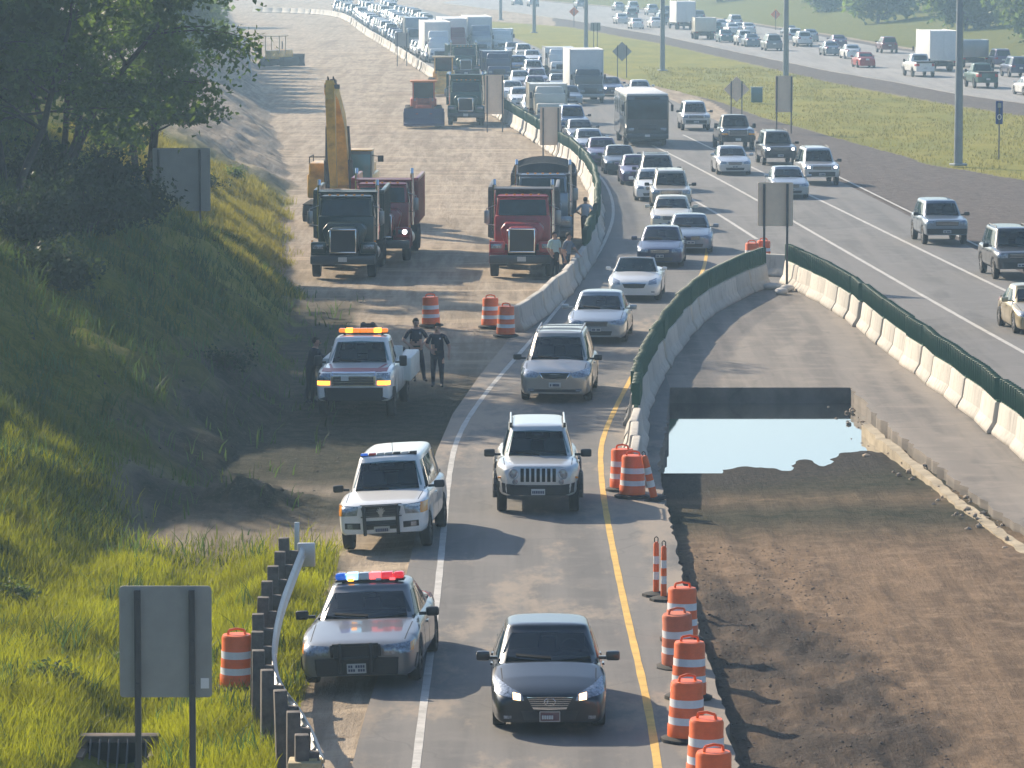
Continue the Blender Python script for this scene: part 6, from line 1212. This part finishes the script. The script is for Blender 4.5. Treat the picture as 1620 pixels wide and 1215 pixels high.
MB().box((0, -.5, 1.2), (1.1, 2.0, .9), bev=.08).box((0, 1.1, 1.2), (1.5, 1.2, .8), bev=.06).build('body', YL, dz); MB().prism([(-2.5, .05), (-2.3, .05), (-2.15, .6), (-2.3, 1.2), (-2.45, 1.2), (-2.35, .6)], -1.3, 1.3, plane='YZ').build('blade', MATS['steel_wheel'], dz)
cn = MB()
for x in (-.75, .75):
    for y in (.4, 1.6): cn.cyl((x, y, 1.4), (x, y, 2.9), .05, n=6)
cn.box((0, 1.0, 2.95), (1.9, 1.7, .1), bev=.03).build('canopy', mat('roof_tan'), dz); MB().cyl((.3, -.9, 1.6), (.3, -.9, 2.4), .06, n=8).build('exhaust_pipe', BK, dz)
p = on_land(352, 110); cv = thing('conveyor', 'hazy steel conveyor frame slanting down on the far left bank', 'conveyor', p, 0)
fr_ = MB()
for y in (-.5, .5):
    fr_.cyl((-4, y, 4.0), (2.2, y, 2.2), .09, n=6).cyl((-4, y, 3.2), (2.2, y, 1.5), .07, n=6)
    for k in range(7): x = -4 + k * 1.03; fr_.cyl((x, y, 4.0 - k * .3), (x + .5, y, 3.05 - k * .29), .05, n=5).cyl((x + .5, y, 3.05 - k * .29), (x + 1.03, y, 3.7 - k * .3), .05, n=5)
    fr_.cyl((1.9, y, 1.7), (2.3, y, -.6), .08, n=6).cyl((-1.8, y, 2.7), (-1.8, y, -.8), .08, n=6)
fr_.build('frame', MATS['pole_steel'], cv); pane(MB(), (-4, -.5, 4.1), (2.2, -.5, 2.3), (2.2, .5, 2.3), (-4, .5, 4.1), .06).build('belt', MATS['galv'], cv)
# ------------------------------------------------------------------ traffic
def poly_dir(P):
    P = sorted(P, key=lambda p: p.y); Y_ = [p.y for p in P]; X_ = [p.x for p in P]
    return lambda y: (float(np.interp(y + 3, Y_, X_)) - float(np.interp(y - 3, Y_, X_))) / 6
RQ = PL(RAMP_WHITE) + [p for p in PL([(872, 229), (840, 210), (801, 184), (740, 149), (683, 114), (624, 76), (572, 45), (550, 27), (520, 18)])]
dq, dh = poly_dir(RQ), poly_dir(PL(LANE_B[:5]) + PL([(1000, 160), (930, 118), (850, 82), (790, 55), (700, 25), (640, 12)])); dr = poly_dir(PL(RC_NEAR))
def yaw_of(lane, y): k = dict(q=dq, h=dh, r=dr)[lane](y); return math.atan2(-k, 1.0)
def put(T, u, v, lane, col, label, cat, group=None, full=True, yaw=None, away=False, wb=2.75, roll=0, z=0, name=None, **kw):
    p = G(u, v, z); a = yaw_of(lane, p.y) if yaw is None else yaw
    if away:
        a = yaw_of('r', p.y); h = Vector((-math.sin(a), math.cos(a), 0)); p = p + h * wb; a += math.pi
    return spawn(T, label, cat, (p.x, p.y, z), (0, roll, a), paint(col) if col else None, group, full, name, **kw)
A = T_sedan(); put(A, 868, 1147, 'q', 'slate', 'dark slate blue sedan nearest the viewer, driving toward the camera with lit headlights', 'car', yaw=.01)
PS = T_police_sedan(); lightbar(PS, 1.55, 1.50, 1.20, ('bar_blue', 'bar_flash_blue', 'bar_clear', 'bar_flash_red', 'bar_red', 'bar_red'))
for x, c in ((-.32, 'lamp_amber_lit'), (.16, 'bar_clear'), (.40, 'bar_flash_red')): PS.add('lamp_pod', MB().box((x, 1.40, 1.525), (.10, .03, .045), bev=.01).mesh('lamp_pod', MATS[c]))
put(PS, 577, 1077, 'q', 'trooper', 'grey police sedan with flashing blue and red roof lights on the shoulder', 'police car', yaw=-.075, roll=-.045, z=-.045)
PV = T_police_suv(); put(PV, 615, 866, 'q', 'white', 'white police suv with a dark push bar stopped on the shoulder', 'police car', yaw=-.085, roll=-.065, z=-.06)
JP = T_jeep(); put(JP, 851, 808, 'q', 'jeepsilver', 'silver suv with round headlights, slotted grille and roof rails', 'car', yaw=0)
TW = T_pickup('tow_truck', True); put(TW, 566, 658, 'q', 'truckwhite', 'white tow truck with an amber light bar and red hood stripes', 'tow truck', yaw=-.07, roll=-.01, z=-.03)
MV = T_minivan(); put(MV, 881, 632, 'q', 'champagne', 'champagne grey minivan with a roof rack in the ramp lane', 'minivan')
GS = T_generic('sedan'); GSL = T_generic('sedan', lit=True)
put(T_generic('sedan', L=5.1, W=1.85, H=1.45), 946, 540, 'q', 'silverblue', 'silver blue sedan with one lit fog lamp behind the minivan', 'car')
CVT = T_convertible(); put(CVT, 1005, 474, 'q', 'pearl', 'white open convertible in the ramp lane', 'convertible')
SV, SVL, SVN = T_suv(), T_suv(lit=True), T_suv(name='suv', L=4.55, W=1.82, H=1.72, rack=False)
MV2 = MV; PK = T_pickup(); BT = T_boxtruck(); VAN = T_boxtruck('van', 3.4, 1.6, boxm='paint')
Q = 'cars queuing on the ramp'
put(GS, 1045, 421, 'q', 'navy', 'dark blue sedan behind the white convertible', 'car', Q); put(GS, 1092, 399, 'q', 'steel', 'steel grey sedan pulled to the right of the queue by the yellow line', 'car', Q, yaw=-.02)
put(GS, 1062, 366, 'q', 'cream', 'cream sedan behind the dark blue sedan in the queue', 'car', Q); put(SV, 1061, 334, 'q', 'beige', 'beige suv with a roof rack in the queue', 'car', Q); put(GS, 1033, 317, 'q', 'white', 'white sedan half hidden on the left of the beige suv', 'car', Q)
put(MV, 1039, 303, 'q', 'charcoal', 'charcoal minivan with a pale roof in the queue', 'minivan', Q); put(GS, 1009, 292, 'q', 'plum', 'plum coloured sedan left of the charcoal minivan', 'car', Q); put(GS, 981, 275, 'q', 'charcoal', 'charcoal sedan with a pale roof edge at the bend of the queue', 'car', Q)
put(GS, 954, 261, 'q', 'plum', 'purple-blue sedan at the bend of the queue, before the charcoal one', 'car', Q); put(GS, 934, 245, 'q', 'silver', 'silver sedan between the blue and grey sedans by the green screen', 'car', Q); put(GS, 920, 228, 'q', 'grey', 'grey sedan by the green screen, behind the silver one', 'car', Q)
put(SV, 907, 213, 'q', 'blue', 'dark blue suv with a white roof glint beside the tan sign back', 'car', Q); put(VAN, 871, 197, 'q', 'cream', 'cream boxy van behind the tan sign back', 'van', Q); put(GS, 846, 183, 'q', 'silver', 'silver sedan just left of the cream van', 'car', Q); put(GS, 825, 170, 'q', 'white', 'white sedan at the end of the green screen', 'car', Q); put(GS, 812, 158, 'q', 'pearl', 'pearl white sedan beside the tan sign back by the green truck', 'car', Q)
Q2 = 'cars queuing on the highway'
put(GSL, 848, 150, 'q', 'plum', 'dark sedan with two lit headlights in the middle of the queue', 'car', Q2); put(GS, 902, 167, 'q', 'steel', 'steel blue sedan in front of the white box truck', 'car', Q2); put(BT, 932, 163, 'q', 'darkgrey', 'white box truck with a dark cab in the queue', 'truck'); put(GSL, 968, 152, 'q', 'navy', 'dark blue sedan with a lit headlight right of the white box truck', 'car', Q2)
put(GS, 885, 146, 'q', 'grey', 'grey sedan left of the white box truck', 'car', Q2); put(VAN, 888, 123, 'q', 'white', 'white van left of the top of the box truck', 'van', Q2); put(GS, 865, 115, 'q', 'plum', 'dusky sedan left of the white van in the queue', 'car', Q2); put(SVN, 845, 127, 'q', 'silver', 'silver hatchback in the queue below the dusky sedan', 'car', Q2)
put(GS, 824, 140, 'q', 'silver', 'silver sedan two cars behind the green screen end', 'car', Q2); put(GS, 850, 137, 'q', 'plum', 'purple sedan right behind the dark one with lit headlights', 'car', Q2); put(SVN, 821, 119, 'q', 'blue', 'blue compact suv in the hazy part of the queue', 'car', Q2); put(GS, 843, 103, 'q', 'pearl', 'pale sedan with a bright roof in the hazy queue', 'car', Q2); put(SVN, 829, 97, 'q', 'white', 'white compact suv high in the hazy queue', 'car', Q2); put(GS, 812, 89, 'q', 'silverblue', 'pale blue sedan high in the hazy queue', 'car', Q2); put(VAN, 795, 86, 'q', 'white', 'white van at the right edge of the hazy queue', 'van', Q2)
BTW = T_boxtruck('box_truck', 6.5, 2.7); SEM = T_boxtruck('semi_truck', 12.5, 2.75, semi=True); CAB = T_boxtruck('box_truck', 6.5, 2.6, cabover=True, boxm='paint')
put(VAN, 789, 131, 'q', 'navy', 'dark blue van above the tan sign back by the green truck', 'van'); put(SEM, 695, 100, 'q', 'white', 'white semi truck in the hazy queue', 'truck', away=False); put(SEM, 762, 88, 'q', 'silverblue', 'pale blue semi truck right of the white one in the haze', 'truck'); put(CAB, 660, 82, 'q', 'steel', 'hazy blue truck left of the white semi', 'truck'); put(T_dump(), 736, 128, 'q', 'green', 'dark green dump truck in the hazy queue left of the navy van', 'dump truck')
put(SEM, 722, 92, 'q', 'maroon', 'hazy truck with a mauve trailer right of the white semi', 'truck')
HW = 'cars on the open highway lanes'
put(GS, 1160, 276, 'h', 'silver', 'silver sedan left of the three on the open highway lanes', 'car', HW); put(PK, 1165, 237, 'h', 'black', 'black pickup truck behind the silver sedan on the highway', 'pickup'); put(SVL, 1232, 261, 'h', 'charcoal', 'charcoal suv with lit headlights on the highway', 'car', HW); put(SVL, 1297, 292, 'h', 'silver', 'silver suv with lit headlights and a roof rack on the highway', 'car', HW); put(GS, 1249, 313, 'h', 'silverblue', 'silver blue sedan partly hidden by the tan sign back', 'car', HW)
put(SV, 1100, 206, 'h', 'silver', 'silver suv right of the dark bus on the highway', 'car', HW); put(T_bus(), 1022, 231, 'h', 'darkgrey', 'dark bus with a pale roof in the queue', 'bus'); put(GS, 1013, 157, 'h', 'white', 'white sedan behind the dark bus', 'car', HW)
put(SVN, 1493, 386, 'h', 'steel', 'grey-blue crossover alone near the right side of the highway', 'car', HW); put(SV, 1610, 441, 'h', 'charcoal', 'charcoal suv cut by the right edge of the picture', 'car', HW); put(GS, 1646, 527, 'h', 'gold', 'gold car, only its front left corner showing at the right edge', 'car', HW)
RC = 'cars on the far carriageway'
for T, u, v, c, lab, cat in ((PK, 1457, 121, 'white', 'white pickup in front of the big box truck on the far carriageway', 'pickup'), (GS, 1370, 107, 'red', 'red sedan with its dark rear toward us on the far carriageway', 'car'), (GS, 1349, 93, 'white', 'white sedan just ahead of the red sedan', 'car'), (GS, 1316, 88, 'steel', 'steel blue car left of the white and red ones', 'car'), (GS, 1328, 76, 'plum', 'dusky car just beyond the steel blue one', 'car'), (SVN, 1406, 84, 'maroon', 'maroon hatchback left of the big box truck', 'car'),
        (MV, 1223, 80, 'grey', 'grey minivan left of the lamp pole on the far carriageway', 'minivan'), (GS, 1190, 74, 'steel', 'blue sedan left of the grey minivan on the far carriageway', 'car'), (SVN, 1178, 72, 'white', 'white hatchback ahead of the blue sedan', 'car'), (GS, 1273, 72, 'navy', 'blue car right of the lamp pole on the far carriageway', 'car'), (SVN, 1257, 68, 'white', 'white car just right of the lamp pole', 'car'), (GS, 1149, 67, 'teal', 'teal car with a purple tint on the far carriageway', 'car'), (VAN, 1112, 62, 'cream', 'cream van right of the hazy white truck', 'van'),
        (SVN, 1132, 56, 'teal', 'hazy teal car ahead of the cream van', 'car'), (GS, 1160, 55, 'pearl', 'hazy pale car beyond the teal ones', 'car'), (GS, 1185, 54, 'white', 'hazy white car above the blue sedan', 'car'), (GS, 1008, 46, 'pearl', 'pale hazy car below the faint treeline, right of two', 'car'), (GS, 984, 38, 'silver', 'pale hazy car below the faint treeline, left of two', 'car'), (GS, 1038, 44, 'white', 'white hazy car behind the second lamp pole', 'car'),
        (PK, 1556, 139, 'green', 'dark green pickup right of the nearest lamp pole', 'pickup'), (SV, 1584, 108, 'plum', 'dusky suv at the upper right on the far carriageway', 'car'), (SV, 1611, 122, 'navy', 'dark blue suv with a pale left side near the right edge', 'car'), (GS, 1636, 151, 'white', 'white car cut by the right edge on the far carriageway', 'car'), (VAN, 1534, 106, 'grey', 'grey van just right of the nearest lamp pole', 'van')):
    put(T, u, v, 'r', c, lab, cat, RC, away=True, wb=2.8)
put(BTW, 1490, 113, 'r', 'white', 'big white box truck on the far carriageway, its side sunlit', 'truck', away=True, wb=8); put(BTW, 1084, 47, 'r', 'white', 'hazy white box truck far away on the far carriageway', 'truck', away=True, wb=8)
# dump trucks
DT = T_dump(); DTL = T_dump(lit=True); DTB = T_dump(boxm='box_grey', boxh=1.85); DTT = T_dump(tarp=True, boxm='box_grey', boxh=1.6); DTH = T_dump(boxh=2.0)
put(DT, 545, 438, 'q', 'darkgreen', 'dark green dump truck parked in front of the excavator', 'dump truck', yaw=-.02); put(DTL, 602, 412, 'q', 'mackred', 'red dump truck behind the dark green one with a lit headlamp', 'dump truck', yaw=-.03)
put(DTB, 826, 437, 'q', 'red', 'red dump truck with a grey box beside the barrier', 'dump truck', yaw=-.02); put(DTT, 858, 393, 'q', 'steel', 'grey-blue dump truck under a dark tarp behind the red one', 'dump truck', yaw=-.02)
put(DTH, 737, 198, 'q', 'green', 'dark green dump truck with a tall box beside the loader', 'dump truck', yaw=.0)
# the far end of the queue: small cars in the haze
LQ = sorted(RQ, key=lambda p: p.y); LY = [p.y for p in LQ]; LX = [p.x for p in LQ]
fc = random.Random(9); cols = ['white', 'silver', 'silverblue', 'steel', 'pearl', 'grey', 'navy', 'charcoal', 'cream', 'white', 'silver', 'black']
nm = dict(silverblue='pale blue', steel='steel blue', pearl='white', navy='dark blue')
for ln, off in enumerate((1.6, 5.3, 9.0)):
    y = (432, 470, 520)[ln]
    while y < 760:
        x = float(np.interp(y, LY, LX)) + off; c = fc.choice(cols); T = fc.choice([GS, GS, SVN, SV, MV]); k = dq(y)
        spawn(T, f'small hazy {nm.get(c, c)} vehicle in the far end of the queue', 'car', (x, y, 0), (0, 0, math.atan2(-k, 1)), paint(c), 'hazy cars at the far end of the queue', full=False); y += fc.uniform(6.6, 9.5) if ln < 2 else fc.uniform(8, 15)

for i in range(16):                                  # small cars far up the other carriageway
    y = 500 + i * 19 + fc.uniform(-4, 4); x = float(np.interp(y, FARX[:, 0], FARX[:, 1])) - fc.choice((4.5, 8.2, 11.9)); c = fc.choice(['white', 'silver', 'steel', 'pearl', 'grey', 'silverblue']); a = yaw_of('r', min(y, 640)) + math.pi
    spawn(fc.choice([GS, SVN, SV]), 'small pale hazy car far up the other carriageway', 'car', (x, y, 0), (0, 0, a), paint(c), 'small hazy cars far up the other carriageway', full=False)
# ------------------------------------------------------------------ the hazy morning air
hz = MB().box((20, 770, 24), (1500, 1700, 56)).build('haze', None if False else mat('haze_air'), smooth=0); m = MATS['haze_air']; t = m.node_tree; t.nodes.remove(t.nodes['Principled BSDF'])
vol = t.nodes.new('ShaderNodeVolumePrincipled'); vol.inputs['Density'].default_value = HAZE_D; vol.inputs['Color'].default_value = (.50, .75, 1.0, 1); vol.inputs['Anisotropy'].default_value = .45
t.links.new(vol.outputs[0], t.nodes['Material Output'].inputs['Volume']); tag(hz, kind='stuff')
